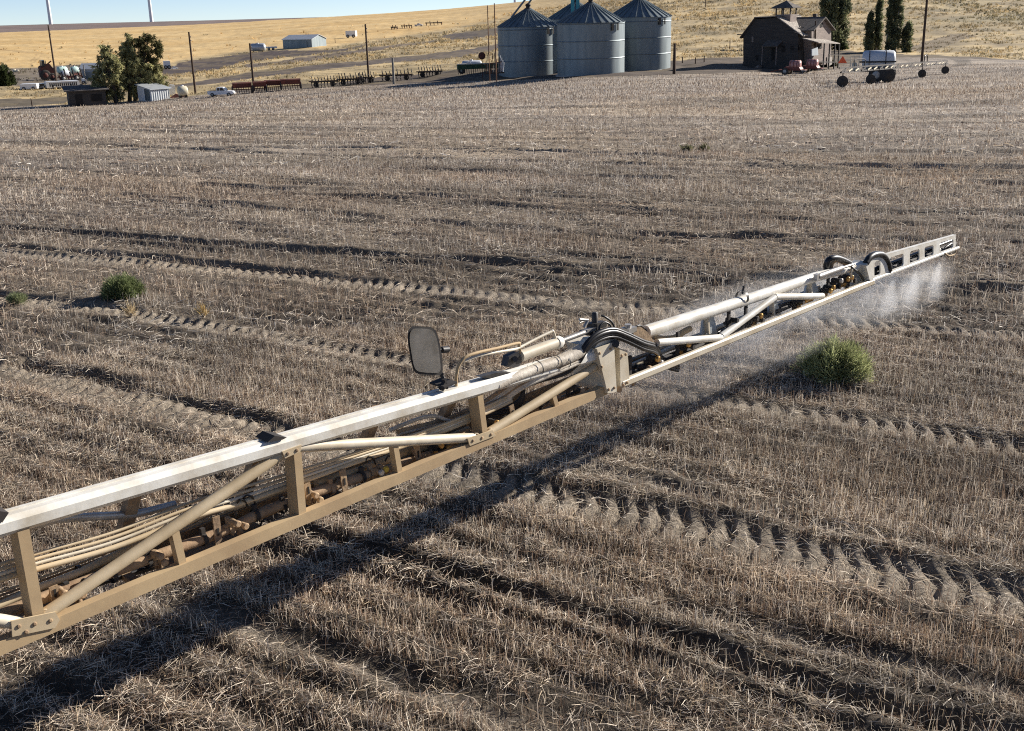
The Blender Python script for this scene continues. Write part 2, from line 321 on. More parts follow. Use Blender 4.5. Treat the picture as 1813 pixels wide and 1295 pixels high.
# ------------------------------------------------------------------ mesh builder
ORG = {}
def _n(v): v = np.asarray(v, float); return v / (np.linalg.norm(v) + 1e-12)
class MB:
    def __init__(s): s.v = []; s.f = []; s.sm = []
    def add(s, vs, fs, smooth=False):
        o = len(s.v); s.v += [tuple(map(float, q)) for q in vs]
        s.f += [tuple(o + i for i in f) for f in fs]; s.sm += [smooth] * len(fs); return s
    def box(s, c, h, ax=None):
        c = np.asarray(c, float); ax = ax if ax is not None else np.eye(3); ax = [np.asarray(a, float) for a in ax]
        vs = [c + ax[0] * h[0] * i + ax[1] * h[1] * j + ax[2] * h[2] * k for i in (-1, 1) for j in (-1, 1) for k in (-1, 1)]
        return s.add(vs, [(0, 1, 3, 2), (4, 6, 7, 5), (0, 4, 5, 1), (2, 3, 7, 6), (0, 2, 6, 4), (1, 5, 7, 3)])
    def bar(s, p0, p1, wv, hv, w, h, bev=0.0):
        """straight bar of rectangular section; wv, hv rough directions of width and height"""
        p0 = np.asarray(p0, float); p1 = np.asarray(p1, float); d = _n(p1 - p0); a = _n(wv - d * np.dot(wv, d)); b = _n(hv - d * np.dot(hv, d) - a * np.dot(hv, a))
        w /= 2; h /= 2
        if bev: sec = [(w - bev, -h), (w, -h + bev), (w, h - bev), (w - bev, h), (-w + bev, h), (-w, h - bev), (-w, -h + bev), (-w + bev, -h)]
        else: sec = [(w, -h), (w, h), (-w, h), (-w, -h)]
        n = len(sec); vs = [p + a * i + b * j for p in (p0, p1) for i, j in sec]
        fs = [(i, (i + 1) % n, n + (i + 1) % n, n + i) for i in range(n)] + [tuple(range(n))[::-1], tuple(range(n, 2 * n))]
        return s.add(vs, fs)
    def tube(s, pts, r, n=10, cap=True, r2=None):
        P = [np.asarray(p, float) for p in pts]; m = len(P); rs = [r + ((r2 if r2 is not None else r) - r) * i / max(1, m - 1) for i in range(m)]
        T = [_n(P[min(i + 1, m - 1)] - P[max(i - 1, 0)]) for i in range(m)]
        a = np.cross(T[0], (0, 0, 1.0)); a = _n(a) if np.linalg.norm(a) > 1e-3 else np.array([1.0, 0, 0]); vs = []
        for i in range(m):
            a = _n(a - T[i] * np.dot(a, T[i])); b = np.cross(T[i], a)
            vs += [P[i] + rs[i] * (math.cos(2 * math.pi * k / n) * a + math.sin(2 * math.pi * k / n) * b) for k in range(n)]
        fs = [(i * n + k, i * n + (k + 1) % n, (i + 1) * n + (k + 1) % n, (i + 1) * n + k) for i in range(m - 1) for k in range(n)]
        s.add(vs, fs, True)
        if cap: s.add([vs[k] for k in range(n)], [tuple(range(n))[::-1]]); s.add(vs[-n:], [tuple(range(n))])
        return s
    def prism(s, pts, off):
        """polygon (3-D points) extruded by the vector off"""
        P = [np.asarray(p, float) for p in pts]; n = len(P); off = np.asarray(off, float); vs = P + [p + off for p in P]
        return s.add(vs, [tuple(range(n))[::-1], tuple(range(n, 2 * n))] + [(i, (i + 1) % n, n + (i + 1) % n, n + i) for i in range(n)])
    def lathe(s, c, axis, prof, n=20, cap=True):
        """prof: list of (distance along axis, radius)"""
        c = np.asarray(c, float); ax = _n(axis); a = np.cross(ax, (0, 0, 1.0)); a = _n(a) if np.linalg.norm(a) > 1e-3 else np.array([1.0, 0, 0]); b = np.cross(ax, a)
        vs = [c + ax * d + r * (math.cos(2 * math.pi * k / n) * a + math.sin(2 * math.pi * k / n) * b) for d, r in prof for k in range(n)]
        m = len(prof); fs = [(i * n + k, i * n + (k + 1) % n, (i + 1) * n + (k + 1) % n, (i + 1) * n + k) for i in range(m - 1) for k in range(n)]
        s.add(vs, fs, True)
        if cap: s.add(vs[:n], [tuple(range(n))[::-1]]); s.add(vs[-n:], [tuple(range(n))])
        return s
    def build(s, name, mat, parent=None, origin=None):
        o = ORG[parent] if parent is not None else (np.zeros(3) if origin is None else np.asarray(origin, float))
        me = bpy.data.meshes.new(name); me.from_pydata([tuple(np.subtract(q, o)) for q in s.v], [], s.f)
        me.polygons.foreach_set('use_smooth', s.sm); me.update()
        ob = bpy.data.objects.new(name, me); me.materials.append(mat); COL.objects.link(ob)
        if parent is not None: ob.parent = parent; ORG[ob] = o
        else: ob.location = tuple(o); ORG[ob] = o
        return ob
def tag(o, label=None, cat=None, group=None, kind=None):
    if label: o['label'] = label
    if cat: o['category'] = cat
    if group: o['group'] = group
    if kind: o['kind'] = kind
    return o
def thing(name, label, cat, loc, group=None):
    o = bpy.data.objects.new(name, None); o.empty_display_size = .2; COL.objects.link(o); o.location = tuple(map(float, loc)); ORG[o] = np.asarray(loc, float)
    return tag(o, label, cat, group)
def fast_mesh(name, verts, quads, mat, col=None, smooth=False, tri=False):
    """big meshes straight from numpy arrays; col = per-vertex linear colour"""
    k = quads.shape[1]; me = bpy.data.meshes.new(name); me.vertices.add(len(verts)); me.vertices.foreach_set('co', verts.astype(np.float32).ravel())
    me.loops.add(quads.size); me.loops.foreach_set('vertex_index', quads.astype(np.int32).ravel())
    me.polygons.add(len(quads)); me.polygons.foreach_set('loop_start', np.arange(0, quads.size, k, dtype=np.int32))
    me.polygons.foreach_set('use_smooth', np.full(len(quads), smooth))
    if col is not None:
        ca = me.attributes.new('col', 'FLOAT_COLOR', 'POINT'); c4 = np.ones((len(verts), 4), np.float32); c4[:, :3] = col; ca.data.foreach_set('color', c4.ravel())
    me.update(calc_edges=True); me.validate(); me.materials.append(mat)
    o = bpy.data.objects.new(name, me); COL.objects.link(o); return o
def bez(pts, n=14):
    """smooth curve through the points (Catmull-Rom)"""
    P = [np.asarray(p, float) for p in pts]; P = [2 * P[0] - P[1]] + P + [2 * P[-1] - P[-2]]; out = []
    for i in range(1, len(P) - 2):
        for k in range(n):
            t = k / n; a, b, c, d = P[i - 1:i + 3]
            out.append(.5 * ((2 * b) + (c - a) * t + (2 * a - 5 * b + 4 * c - d) * t * t + (3 * b - a - 3 * c + d) * t ** 3))
    return out + [P[-2]]
Z = np.array([0, 0, 1.0])
#--SPLIT--
# ------------------------------------------------------------------ the ground: one sheet to the horizon, split where its use changes
def inpoly(px, py, poly):
    poly = np.asarray(poly, float); c = np.zeros(px.shape, bool); n = len(poly)
    for i in range(n):
        x0, y0 = poly[i]; x1, y1 = poly[(i + 1) % n]
        if y0 == y1: continue
        m = ((y0 > py) != (y1 > py)) & (px < (x1 - x0) * (py - y0) / (y1 - y0) + x0); c ^= m
    return c
def L3(a, b, t): return np.asarray(a)[None] * (1 - t[:, None]) + np.asarray(b)[None] * t[:, None]
PATCH = [  # bare or worked ground among the grass, outlined in the photograph
    ([(-300, 118), (60, 119), (150, 112), (182, 120), (182, 151), (90, 156), (40, 153), (-300, 158)], (.21, .18, .15)),
    ([(285, 122), (340, 108), (440, 95), (485, 90), (575, 91), (650, 79), (610, 92), (480, 104), (420, 113), (370, 127), (285, 133)], (.105, .082, .075)),
    ([(300, 152), (450, 128), (600, 112), (700, 102), (800, 92), (890, 77), (890, 88), (800, 103), (700, 111), (600, 121), (450, 138), (330, 156)], (.15, .12, .10)),
    ([(430, 116), (600, 95), (720, 76), (800, 70), (700, 84), (610, 100), (440, 121)], (.19, .15, .12)),
    ([(780, 66), (840, 55), (960, 44), (960, 56), (860, 66), (800, 72)], (.13, .105, .09)),
    ([(390, 172), (420, 158), (560, 147), (680, 136), (800, 126), (890, 112), (1195, 108), (1310, 100), (1310, 150), (700, 160)], (.125, .098, .078)),
    ([(1180, 112), (1310, 101), (1400, 92), (1480, 89), (1560, 95), (1640, 99), (1720, 103), (1813, 108), (2100, 112), (2100, 170), (1180, 170)], (.15, .118, .088)),
    ([(1600, 88), (1640, 74), (1690, 60), (1730, 64), (1700, 72), (1690, 80), (1640, 94)], (.30, .235, .15)),
    ([(-200, 178), (60, 176), (130, 172), (130, 182), (0, 190), (-200, 195)], (.17, .14, .10)),
]
def land_col(x, y):
    r = np.hypot(x, y); px, py, z = project(np.stack([x, y, base_z(x, y)], 1))
    wx = px + 14 * (fbm(x / 14, y / 14, 3, 3) - .5); wy = py + 5 * (fbm(x / 17, y / 17, 5, 3) - .5)
    g1 = fbm(x / 6, y / 6, 61, 4); g2 = fbm(x / 30, y / 30, 67, 4)
    c = L3((.30, .235, .135), (.64, .49, .26), np.clip(g1 * 2.2 - .6, 0, 1))
    scrub = np.clip((fbm(x / 4, y / 9, 71, 4) - .56) * 7, 0, 1) * np.clip((g2 - .35) * 4, 0, 1)
    c = c * (1 - .42 * scrub[:, None]) + np.array([.15, .13, .075])[None] * .42 * scrub[:, None]
    gl = np.interp(wx, [0, 75, 140, 300, 330, 440, 500, 570, 650, 760, 880, 1000], [120, 121, 112, 116, 107, 92, 88, 87, 74, 60, 38, 16])
    gold = np.clip((gl - wy) / 5, 0, 1) * np.clip((1150 - wx) / 350, 0, 1)
    gc = L3((.60, .40, .165), (.72, .52, .25), np.clip(fbm(x / 40, y / 14, 73, 4) * 2 - .5, 0, 1))
    c = c * (1 - gold[:, None]) + gc * gold[:, None]
    # olive tinge of the scrub on the right hand hill
    ol = np.clip((wx - 1450) / 300, 0, 1) * np.clip((fbm(x / 22, y / 22, 79, 3) - .42) * 4, 0, 1) * np.clip((95 - wy) / 30, 0, 1) * .35
    c = c * (1 - ol[:, None]) + np.array([.27, .25, .15])[None] * ol[:, None]
    front = (z > 0)
    for poly, pc in PATCH:
        m = (inpoly(wx, wy, poly) & front).astype(float) * (.8 + .2 * (g1 > .5)) * np.clip((np.maximum(g1, .2) * 3), 0, 1)
        t = (.8 + .5 * (g1 - .5))[:, None]
        c = c * (1 - m[:, None]) + np.asarray(pc)[None] * t * m[:, None]
    # faint vehicle tracks over the golden hill
    for tr in ([(75, 95), (68, 104), (58, 112), (53, 122)], [(66, 95), (61, 103), (53, 110), (60, 122)], [(0, 88), (40, 92), (75, 95)]):
        for a, b in zip(tr[:-1], tr[1:]):
            a = np.array(a, float); b = np.array(b, float); ab = b - a; q = np.stack([px, py], 1) - a; t = np.clip(q @ ab / (ab @ ab), 0, 1)
            d = np.hypot(*(q - t[:, None] * ab).T); m = .4 * np.clip(1.6 - d, 0, 1) * front
            c = c * (1 - m[:, None]) + np.array([.3, .2, .1])[None] * m[:, None]
    rd = np.clip((r - 1000) / 60, 0, 1)[:, None]
    c = c * (1 - rd) + L3((.19, .145, .13), (.25, .19, .16), np.clip(g2 * 2 - .5, 0, 1)) * rd
    return np.clip(c, .01, .9)
def field_col(x, y):
    P = np.stack([x, y], 1); u = P @ UD; v = P @ VD; r = np.hypot(x, y)
    s1 = fbm(u / 22, v / 2.6, 81, 4); s2 = fbm(u / 3, v / 1.1, 83, 3); s3 = fbm(x / 25, y / 25, 85, 3)
    s4 = vnoise(u / 30, v / .55, 87); t = np.clip(.5 + 1.7 * (s1 - .5) + 1.0 * (s2 - .5) + .55 * (s4 - .5), 0, 1)
    c = L3((.175, .147, .122), (.37, .315, .25), t)
    c = c * np.interp(r, [6, 12, 26, 55], [.30, .42, 1.0, 1.30])[:, None]   # shade between single stalks painted into the near soil; straw-covered soil farther out
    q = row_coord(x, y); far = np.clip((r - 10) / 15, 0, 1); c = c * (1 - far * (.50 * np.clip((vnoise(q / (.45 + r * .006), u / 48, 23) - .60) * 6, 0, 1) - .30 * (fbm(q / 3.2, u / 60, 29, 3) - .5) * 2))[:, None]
    warm = np.clip((s3 - .45) * 4, 0, 1)[:, None]
    return c * (1 - .35 * warm) + c * np.array([1.12, 1.0, .80])[None] * .35 * warm
def grid():
    az = np.concatenate([np.arange(-180, -52, 3.0), np.arange(-51, -32, .14), np.arange(-32, 32.01, .088), np.arange(32.14, 51.1, .14), np.arange(54, 180.1, 3.0)])
    r = [.3, 1, 2, 3, 3.6]
    while r[-1] < 232: r.append(r[-1] + max(.02, .0042 * r[-1]))
    while r[-1] < 900: r.append(r[-1] * 1.010)
    while r[-1] < 9000: r.append(r[-1] * 1.03)
    r = np.array(r); A, RR = np.meshgrid(np.radians(az), r, indexing='ij')
    x = (np.sin(A) * RR).ravel(); y = (np.cos(A) * RR).ravel(); rr = RR.ravel(); z = base_z(x, y)
    e = edge_r(x, y); fm = rr < e + 1; dz, fl = relief(x[fm], y[fm]); z[fm] += dz
    lm = ~fm; k = np.clip((rr[lm] - e[lm]) / 6, 0, 1) * np.clip(1.6 - rr[lm] / 900, 0, 1)
    z[lm] += k * (.55 * (fbm(x[lm] / 5, y[lm] / 5, 91, 3) - .5) + .5 * (fbm(x[lm] / 22, y[lm] / 22, 95, 2) - .5))
    nr = len(r); na = len(az)
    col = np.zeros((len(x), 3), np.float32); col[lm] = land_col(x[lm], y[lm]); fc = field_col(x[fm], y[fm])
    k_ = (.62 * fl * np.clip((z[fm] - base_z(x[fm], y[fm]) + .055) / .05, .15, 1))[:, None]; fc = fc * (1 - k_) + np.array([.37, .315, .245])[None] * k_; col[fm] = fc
    i, j = np.meshgrid(np.arange(na - 1), np.arange(nr - 1), indexing='ij'); i = i.ravel(); j = j.ravel()
    q = np.stack([i * nr + j, (i + 1) * nr + j, (i + 1) * nr + j + 1, i * nr + j + 1], 1)
    zone = np.zeros(len(q), int); rq = rr[q[:, 2]]; eq = e[q[:, 2]]; zone[rq > eq] = 1; zone[rq > 345] = 2; zone[rq > 1000] = 3
    V = np.stack([x, y, z], 1)
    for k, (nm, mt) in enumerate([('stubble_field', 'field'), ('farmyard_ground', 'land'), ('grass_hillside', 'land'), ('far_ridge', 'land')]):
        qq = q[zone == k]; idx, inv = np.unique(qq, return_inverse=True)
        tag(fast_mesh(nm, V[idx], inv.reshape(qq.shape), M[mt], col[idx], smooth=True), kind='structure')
grid()

# ------------------------------------------------------------------ stubble and straw litter (nobody could count it)
def blades(name, pos, dirs, length, width, col, mat, bend=0.0, tri=False, curl=0.0):
    """one flat blade per entry, standing or lying along dirs"""
    n = len(pos); sidev = np.cross(dirs, RNG.normal(size=(n, 3))); sidev /= np.linalg.norm(sidev, axis=1, keepdims=True) + 1e-9
    tip = pos + dirs * length[:, None]
    if bend:
        tip = tip + np.cross(dirs, sidev) * (length * RNG.normal(0, bend, n))[:, None]
    w = sidev * (width / 2)[:, None]
    if curl:
        md = (pos + tip) / 2 + np.cross(dirs, sidev) * (length * RNG.normal(0, curl, n))[:, None]; md[:, 2] += length * np.abs(RNG.normal(0, curl * .5, n))
        V = np.stack([pos - w, pos + w, md - w, md + w, tip - w * .7, tip + w * .7], 1).reshape(-1, 3); F = (np.arange(n)[:, None] * 6 + np.array([[0, 1, 3, 2, 2, 3, 5, 4]])).reshape(-1, 4)
        return fast_mesh(name, V, F, mat, np.repeat(col, 6, 0))
    if tri:
        V = np.stack([pos - w, pos + w, tip], 1).reshape(-1, 3); F = np.arange(3 * n).reshape(n, 3); C = np.repeat(col, 3, 0)
    else:
        V = np.stack([pos - w, pos + w, tip + w * .7, tip - w * .7], 1).reshape(-1, 3); F = np.arange(4 * n).reshape(n, 4); C = np.repeat(col, 4, 0)
    return fast_mesh(name, V, F, mat, C)
def sector(n, r0, r1):
    a1 = 52 if r1 <= 13 else 44 if r1 <= 32 else 37; a0 = -a1
    r = np.sqrt(RNG.uniform(r0 * r0, r1 * r1, n)); a = np.radians(RNG.uniform(a0, a1, n)); return np.sin(a) * r, np.cos(a) * r, r
STRAW = np.array([(.68, .61, .51), (.47, .425, .37), (.27, .20, .15), (.17, .12, .088), (.84, .78, .68), (.095, .08, .072), (.46, .385, .28)])
def straw_cols(n, x, y, wts):
    u = np.stack([x, y], 1) @ UD; v = np.stack([x, y], 1) @ VD
    c = STRAW[RNG.choice(len(STRAW), n, p=np.array(wts) / sum(wts))] * RNG.uniform(.7, 1.25, (n, 1))
    s = fbm(u / 14, v / 2.2, 101, 3)[:, None]; warm = np.clip((fbm(x / 9, y / 9, 85, 3) - .4) * 3, 0, 1)[:, None]
    br = np.clip((fbm(u / 5, v / 1.2, 107, 3) - .45) * 3, 0, 1)[:, None]; c = c * (1 - .5 * br + .5 * br * np.array([.98, .84, .72])[None])
    p2 = fbm(x / 1.1, y / .8, 109, 3)[:, None]
    return c * (.45 + .55 * s + .62 * p2) * (1 - .25 * warm + .25 * warm * np.array([1.15, 1.0, .76])[None])
def stubble():
    parts = []
    def standing(n, r0, r1, hmin, hmax, wd):
        x, y, r = sector(n, r0, r1); P = np.stack([x, y], 1); u = P @ UD; v = P @ VD
        # seed rows
        row = .185; v2 = np.round(v / row) * row + RNG.normal(0, .025 + r * .0006); d = (v2 - v)[:, None] * VD[None]; x = x + d[:, 0]; y = y + d[:, 1]
        dens = fbm(u / 1.3, v2 / .5, 111, 3); keep = RNG.uniform(size=n) < np.clip((dens - .26) * 3.2, .2, 1)
        m = r < 60; fl = np.zeros(n); fl[m] = relief(x[m], y[m])[1]; keep &= RNG.uniform(size=n) > fl * .97; keep &= r < edge_r(x, y) - .5
        x, y, r, v2, u = x[keep], y[keep], r[keep], v2[keep], u[keep]; n = len(x)
        h = RNG.uniform(hmin, hmax, n) * (.6 + .7 * fbm(x / 2.2, y / 2.2, 113, 2)); th = RNG.normal(0, .26, n); ph = RNG.uniform(0, 2 * math.pi, n)
        dirs = np.stack([np.sin(th) * np.cos(ph), np.sin(th) * np.sin(ph), np.cos(th)], 1)
        pos = np.stack([x, y, ground_z(x, y) - .01], 1); w = np.maximum(wd * RNG.uniform(.7, 1.4, n), r * .00022)
        return pos, dirs, h, w, straw_cols(n, x, y, (2.2, 2.2, 2.8, 2.2, .8, 1.6, 1.2))
    def litter(n, r0, r1, lmin, lmax, wd):
        x, y, r = sector(n, r0, r1); dens = fbm(x / .5, y / .5, 121, 3) + np.where(r < 16, .16 * np.sin(2 * math.pi * ((np.stack([x, y], 1) @ VD) + .10 * (vnoise((np.stack([x, y], 1) @ UD) * .35, (np.stack([x, y], 1) @ VD) * .5, 5) - .5)) / .37), 0); m = r < 40; fl = np.zeros(n); fl[m] = relief(x[m], y[m])[1]; keep = (RNG.uniform(size=n) < np.clip((dens - .26) * 3, .3, 1) * (1 - .62 * fl)) & (r < edge_r(x, y) - .5)
        x, y, r = x[keep], y[keep], r[keep]; n = len(x); th = RNG.normal(0, .22, n); ph = RNG.uniform(0, 2 * math.pi, n)
        dirs = np.stack([np.cos(th) * np.cos(ph), np.cos(th) * np.sin(ph), np.abs(np.sin(th)) * .9], 1)
        pos = np.stack([x, y, ground_z(x, y) + np.abs(RNG.normal(.008, .012, n))], 1); w = np.maximum(wd * RNG.uniform(.6, 1.5, n), r * .00022)
        return pos, dirs, RNG.uniform(lmin, lmax, n), w, straw_cols(n, x, y, (3.2, 2.6, 2, 1.2, 2.2, .9, 1.6))
    parts += [standing(270000, 3.0, 13, .06, .16, .0028), standing(185000, 13, 32, .07, .18, .0042), standing(130000, 32, 85, .10, .22, .01), standing(84000, 85, 170, .12, .26, .03)]
    parts += [litter(430000, 3.0, 13, .03, .14, .0026), litter(142000, 13, 32, .06, .2, .005), litter(48000, 32, 85, .12, .35, .015)]
    a = [np.concatenate([p[k] for p in parts]) for k in range(5)]
    tag(blades('stubble', *a, M['straw'], bend=.12, curl=.10), 'standing wheat stubble and straw litter covering the whole field', 'stubble', kind='stuff')
stubble()

# ------------------------------------------------------------------ dry grass and scrub beyond the field
def hill_grass():
    n = 72000; r = RNG.uniform(140, 520, n); a = np.radians(RNG.uniform(-37, 37, n)); x = np.sin(a) * r; y = np.cos(a) * r
    px, py, z = project(np.stack([x, y, base_z(x, y)], 1)); c0 = land_col(x, y); e = edge_r(x, y)
    lum = c0.mean(1); dens = fbm(x / 7, y / 7, 131, 3)
    keep = (r > e + 1.5) & (lum > .16) & (RNG.uniform(size=n) < np.clip((dens - .33) * 4, .03, 1)); gl = np.interp(px, [0, 75, 140, 300, 330, 440, 500, 570, 650, 760, 880, 1000], [120, 121, 112, 116, 107, 92, 88, 87, 74, 60, 38, 16]); keep &= ~((py < gl + 2) & (RNG.uniform(size=n) < np.clip((1100 - px) / 250, 0, .985)))
    x, y, r, c0, px = x[keep], y[keep], r[keep], c0[keep], px[keep]; n = len(x); k = 7
    s = RNG.uniform(.16, .5, n) * np.clip(r / 260, .7, 1.5)
    dark = RNG.uniform(size=n) < np.clip(.07 + .13 * (px > 1450), 0, 1)
    c = c0 * RNG.uniform(.75, 1.2, (n, 1)); c[dark] = np.array([.19, .17, .095]) * RNG.uniform(.7, 1.3, (int(dark.sum()), 1))
    X = np.repeat(x, k); Y = np.repeat(y, k); S = np.repeat(s, k); Cc = np.repeat(c, k, 0); RRr = np.repeat(r, k)
    X = X + RNG.normal(0, .45, len(X)) * S; Y = Y + RNG.normal(0, .45, len(X)) * S
    th = RNG.normal(0, .5, len(X)); ph = RNG.uniform(0, 6.283, len(X))
    d = np.stack([np.sin(th) * np.cos(ph), np.sin(th) * np.sin(ph), np.cos(th)], 1)
    zz = base_z(X, Y) - .05
    tag(blades('dry_grass', np.stack([X, Y, zz], 1), d, S * RNG.uniform(.7, 1.4, len(X)), np.maximum(.06, RRr * .0004) * RNG.uniform(.7, 1.5, len(X)), Cc, M['straw']), 'tufts of dry grass and scrub scattered over the hillside', 'dry grass', kind='stuff')
hill_grass()
# ------------------------------------------------------------------ the spray boom
BA = R(44.0); BD = np.array([math.sin(BA), math.cos(BA), 0.0]); BN = np.array([-math.cos(BA), math.sin(BA), 0.0]); W0 = 4.87
def bp(x, y, w=0.0):
    """point on the upright plane of the boom, w metres behind its front face"""
    d = rays(x, y); return CAM + d * ((W0 + w) / float(d @ BN))
def sz(px_, p): return px_ * mpp(p)
base = bp(-60, 1175); base[2] = 0.0
boom = thing('spray_boom', 'long white spray boom under tan dust, carrying a mirror low over the stubble', 'spray boom', (base[0], base[1], float(ground_z(base[0], base[1])[0])))
def part(mb, name, mat, par=None): return mb.build(name, M[mat], boom if par is None else par)
# --- near section: top chord, lower rails
LOW = lambda x: np.interp(x, [-500, 0, 440, 920, 1078], [1362, 1149, 960, 758.5, 689])
TOP = lambda x: np.interp(x, [-500, 0, 440, 700, 840, 1045], [1072, 926, 797, 722, 684, 628])
m = MB(); m.bar(bp(-500, TOP(-500), .06), bp(0, TOP(0), .06), BN, Z, .115, .10, .022)
m = MB(); pa, pb = bp(-500, TOP(-500), .06), bp(1045, TOP(1045), .06)
pa = pb + (pa - pb) * 1.45; m.bar(pa, pb, BN, Z, .13, .095, .024)
chord = part(m, 'top_tube', 'clean')
m = MB(); rib = pa + (pb - pa) * .5
m.bar(pa + Z * .05 + BN * .012, pb + Z * .05 + BN * .012, BN, Z, .012, .007); part(m, 'weld_ridge', 'clean', chord)
pl0, pl1 = bp(-500, LOW(-500)), bp(1078, LOW(1078)); pl0 = pl1 + (pl0 - pl1) * 1.45
m = MB(); m.bar(pl0, pl1, BN, Z, .008, .070); m.bar(pl0 + BN * .028 + Z * .031, pl1 + BN * .028 + Z * .031, BN, Z, .048, .007)
part(m, 'front_rail', 'dust')
RW = .34
r0, r1 = pl0 + BN * RW, pl1 + BN * RW
m = MB(); m.bar(r0, r1, BN, Z, .008, .085); m.bar(r0 - BN * .04 - Z * .038, r1 - BN * .04 - Z * .038, BN, Z, .075, .007); part(m, 'rear_rail', 'dust2')
# floor plates joining the rails under the pipes
for x0, x1 in ((-260, -60), (70, 170), (330, 480), (560, 640), (720, 830), (905, 965)):
    a, b = bp(x0, LOW(x0)), bp(x1, LOW(x1)); m = MB(); m.prism([a + BN * .085 - Z * .047, b + BN * .085 - Z * .047, b + BN * (RW - .06) - Z * .047, a + BN * (RW - .06) - Z * .047], Z * .006)
    part(m, 'floor_plate', 'dust2')
# front posts (square tube) and rear posts
for (xt, yt, xb, yb, wd) in ((-190, 985, -160, 1205, .065), (33, 932, 63, 1098, .065), (306, 938, 322, 1006, .05), (517, 790, 528, 921, .06), (696, 786, 706, 848, .045), (840, 690, 851, 774, .055), (976, 697, 985, 728, .045)):
    m = MB(); m.bar(bp(xt, yt, .035 if wd < .054 else .055), bp(xb, yb, .035 if wd < .054 else .055), BD, BN, wd * .85, .05 if wd < .054 else .10); part(m, 'post', 'dust')
for x in (-12, 262, 482, 690, 830, 960):
    a = bp(x, LOW(x)) + BN * RW; t = bp(x, TOP(x)) + BN * .1; m = MB(); m.bar(a, a + (t - a) * .97, BD, BN, .07, .05); part(m, 'rear_post', 'dust2')
    b = bp(x, LOW(x)) + BN * .09; m = MB(); m.bar(b - Z * .03, a - BN * .01 - Z * .03, BD, Z, .05, .03); part(m, 'cross_member', 'dust2')
# diagonals
for (xa, ya, xb, yb, mt) in ((-430, 1045, 38, 1104, 'paint'), (78, 1089, 500, 803, 'tan'), (524, 792, 838, 775, 'paint'), (862, 768, 1052, 650, 'tan')):
    m = MB(); m.tube([bp(xa, ya, .03), bp(xb, yb, .03)], .032, 14); part(m, 'diagonal_brace', mt)
for quad_ in ([(20, 1100), (98, 1084), (106, 1098), (98, 1112), (22, 1128)], [(828, 777), (872, 762), (878, 772), (832, 790)], [(500, 800), (534, 788), (532, 800), (505, 812)]):
    m = MB(); m.prism([bp(x, y, -.012) for x, y in quad_], BN * .009); part(m, 'gusset', 'tan')
# pipes and hoses lying in the truss
def run(pts, rad, name, mat, w=.15, n=8, par=None, steps=8):
    P = [bp(p[0], p[1], p[2] if len(p) > 2 else w) for p in pts]; P = [P[0] - _n(P[1] - P[0]) * 3.0] + P if pts[0][0] <= -300 else P; m = MB(); m.tube(bez(P, steps) if len(P) > 2 else P, rad, n); return part(m, name, mat, par)
for k, dy in enumerate((-2, 7, 15, 25)):
    run([(-400, 1130 + dy), (-60, 1020 + dy), (60, 984 + dy), (200, 945 + dy), (335, 893 + dy), (420, 868 + dy), (520, 838 + dy * .8), (640, 800 + dy * .6), (735, 770 + dy * .5), (830, 735 + dy * .4), (905, 700 + dy * .4)], .0095 if k < 3 else .016, 'hose', ('tan', 'tan', 'paint', 'tan')[k], .12)
run([(-400, 1215), (-60, 1095), (66, 1042), (143, 1012), (240, 966), (330, 925), (372, 905), (430, 893), (520, 858), (600, 826)], .020, 'supply_pipe', 'tan', .2)
run([(560, 857), (640, 833), (720, 800), (760, 790), (830, 762)], .03, 'supply_pipe', 'dust', .2)
sp = run([(-400, 1255), (66, 1063), (384, 945), (470, 905), (600, 858), (700, 826), (760, 806)], .030, 'spray_pipe', 'rust', .14, 12)
sp2 = run([(762, 805), (880, 755), (930, 730), (1040, 692)], .028, 'spray_pipe', 'rust', .14, 12)
run([(36, 938, .1), (100, 920, .12), (165, 915, .16), (240, 910, .2), (310, 893, .2)], .022, 'cylinder_rod', 'steel', .14)
run([(150, 1040, .24), (330, 985, .26), (480, 930, .26), (640, 862, .27)], .018, 'hose', 'hose', .25)
# zip ties round the bundle
for (x, y) in ((96, 984), (140, 1012), (335, 902), (440, 872), (700, 792), (672, 782), (765, 768)):
    c = bp(x, y, .22); m = MB(); m.lathe(c - BD * .008, BD, [(0, .034), (.016, .034)], 12, False); part(m, 'cable_tie', 'black')
# slotted hangers for the spray pipe
for (xt, yt, xb, yb) in ((94, 1038, 99, 1062), (382, 915, 388, 968), (543, 801 + 55, 547, 880), (606, 832, 612, 873), (737, 786, 742, 822), (905, 718, 910, 745)):
    m = MB(); m.bar(bp(xt, yt, .09), bp(xb, yb, .09), BD, BN, .042, .010); h = part(m, 'pipe_hanger', 'dust2')
    a = bp(xt, yt, .09); b = bp(xb, yb, .09); m = MB()
    c = a + (b - a) * .5 - BN * .0055; m.box(c, (.006, .003, .022), (BD, BN, Z)); part(m, 'slot', 'dark', h)
# small plumbing: clamps, wire loops, thin lines
for x, y in ((120, 1052), (200, 1020), (262, 995), (360, 955), (405, 935), (452, 912), (500, 898), (585, 866), (640, 845), (655, 838), (735, 812), (805, 786), (850, 766), (935, 728), (985, 706)):
    c = bp(x, y, .14); m = MB(); m.lathe(c - BD * .012, BD, [(0, .038), (.024, .038)], 12, False); m.box(c + Z * .045, (.012, .012, .022), (BD, BN, Z)); part(m, 'pipe_clamp', 'rust' if x % 2 else 'iron')
for (x, y, r_) in ((150, 1030, 8), (428, 890, 10), (440, 884, 12), (470, 925, 9), (600, 850, 8), (655, 815, 10), (690, 812, 8), (760, 778, 9), (905, 735, 9)):
    run([(x - r_, y + r_ * .6, .12), (x - r_ * .4, y - r_ * .5, .1), (x + r_ * .5, y - r_ * .3, .1), (x + r_, y + r_ * .7, .13)], .006, 'wire_loop', 'hose', .1, 6, None, 5)
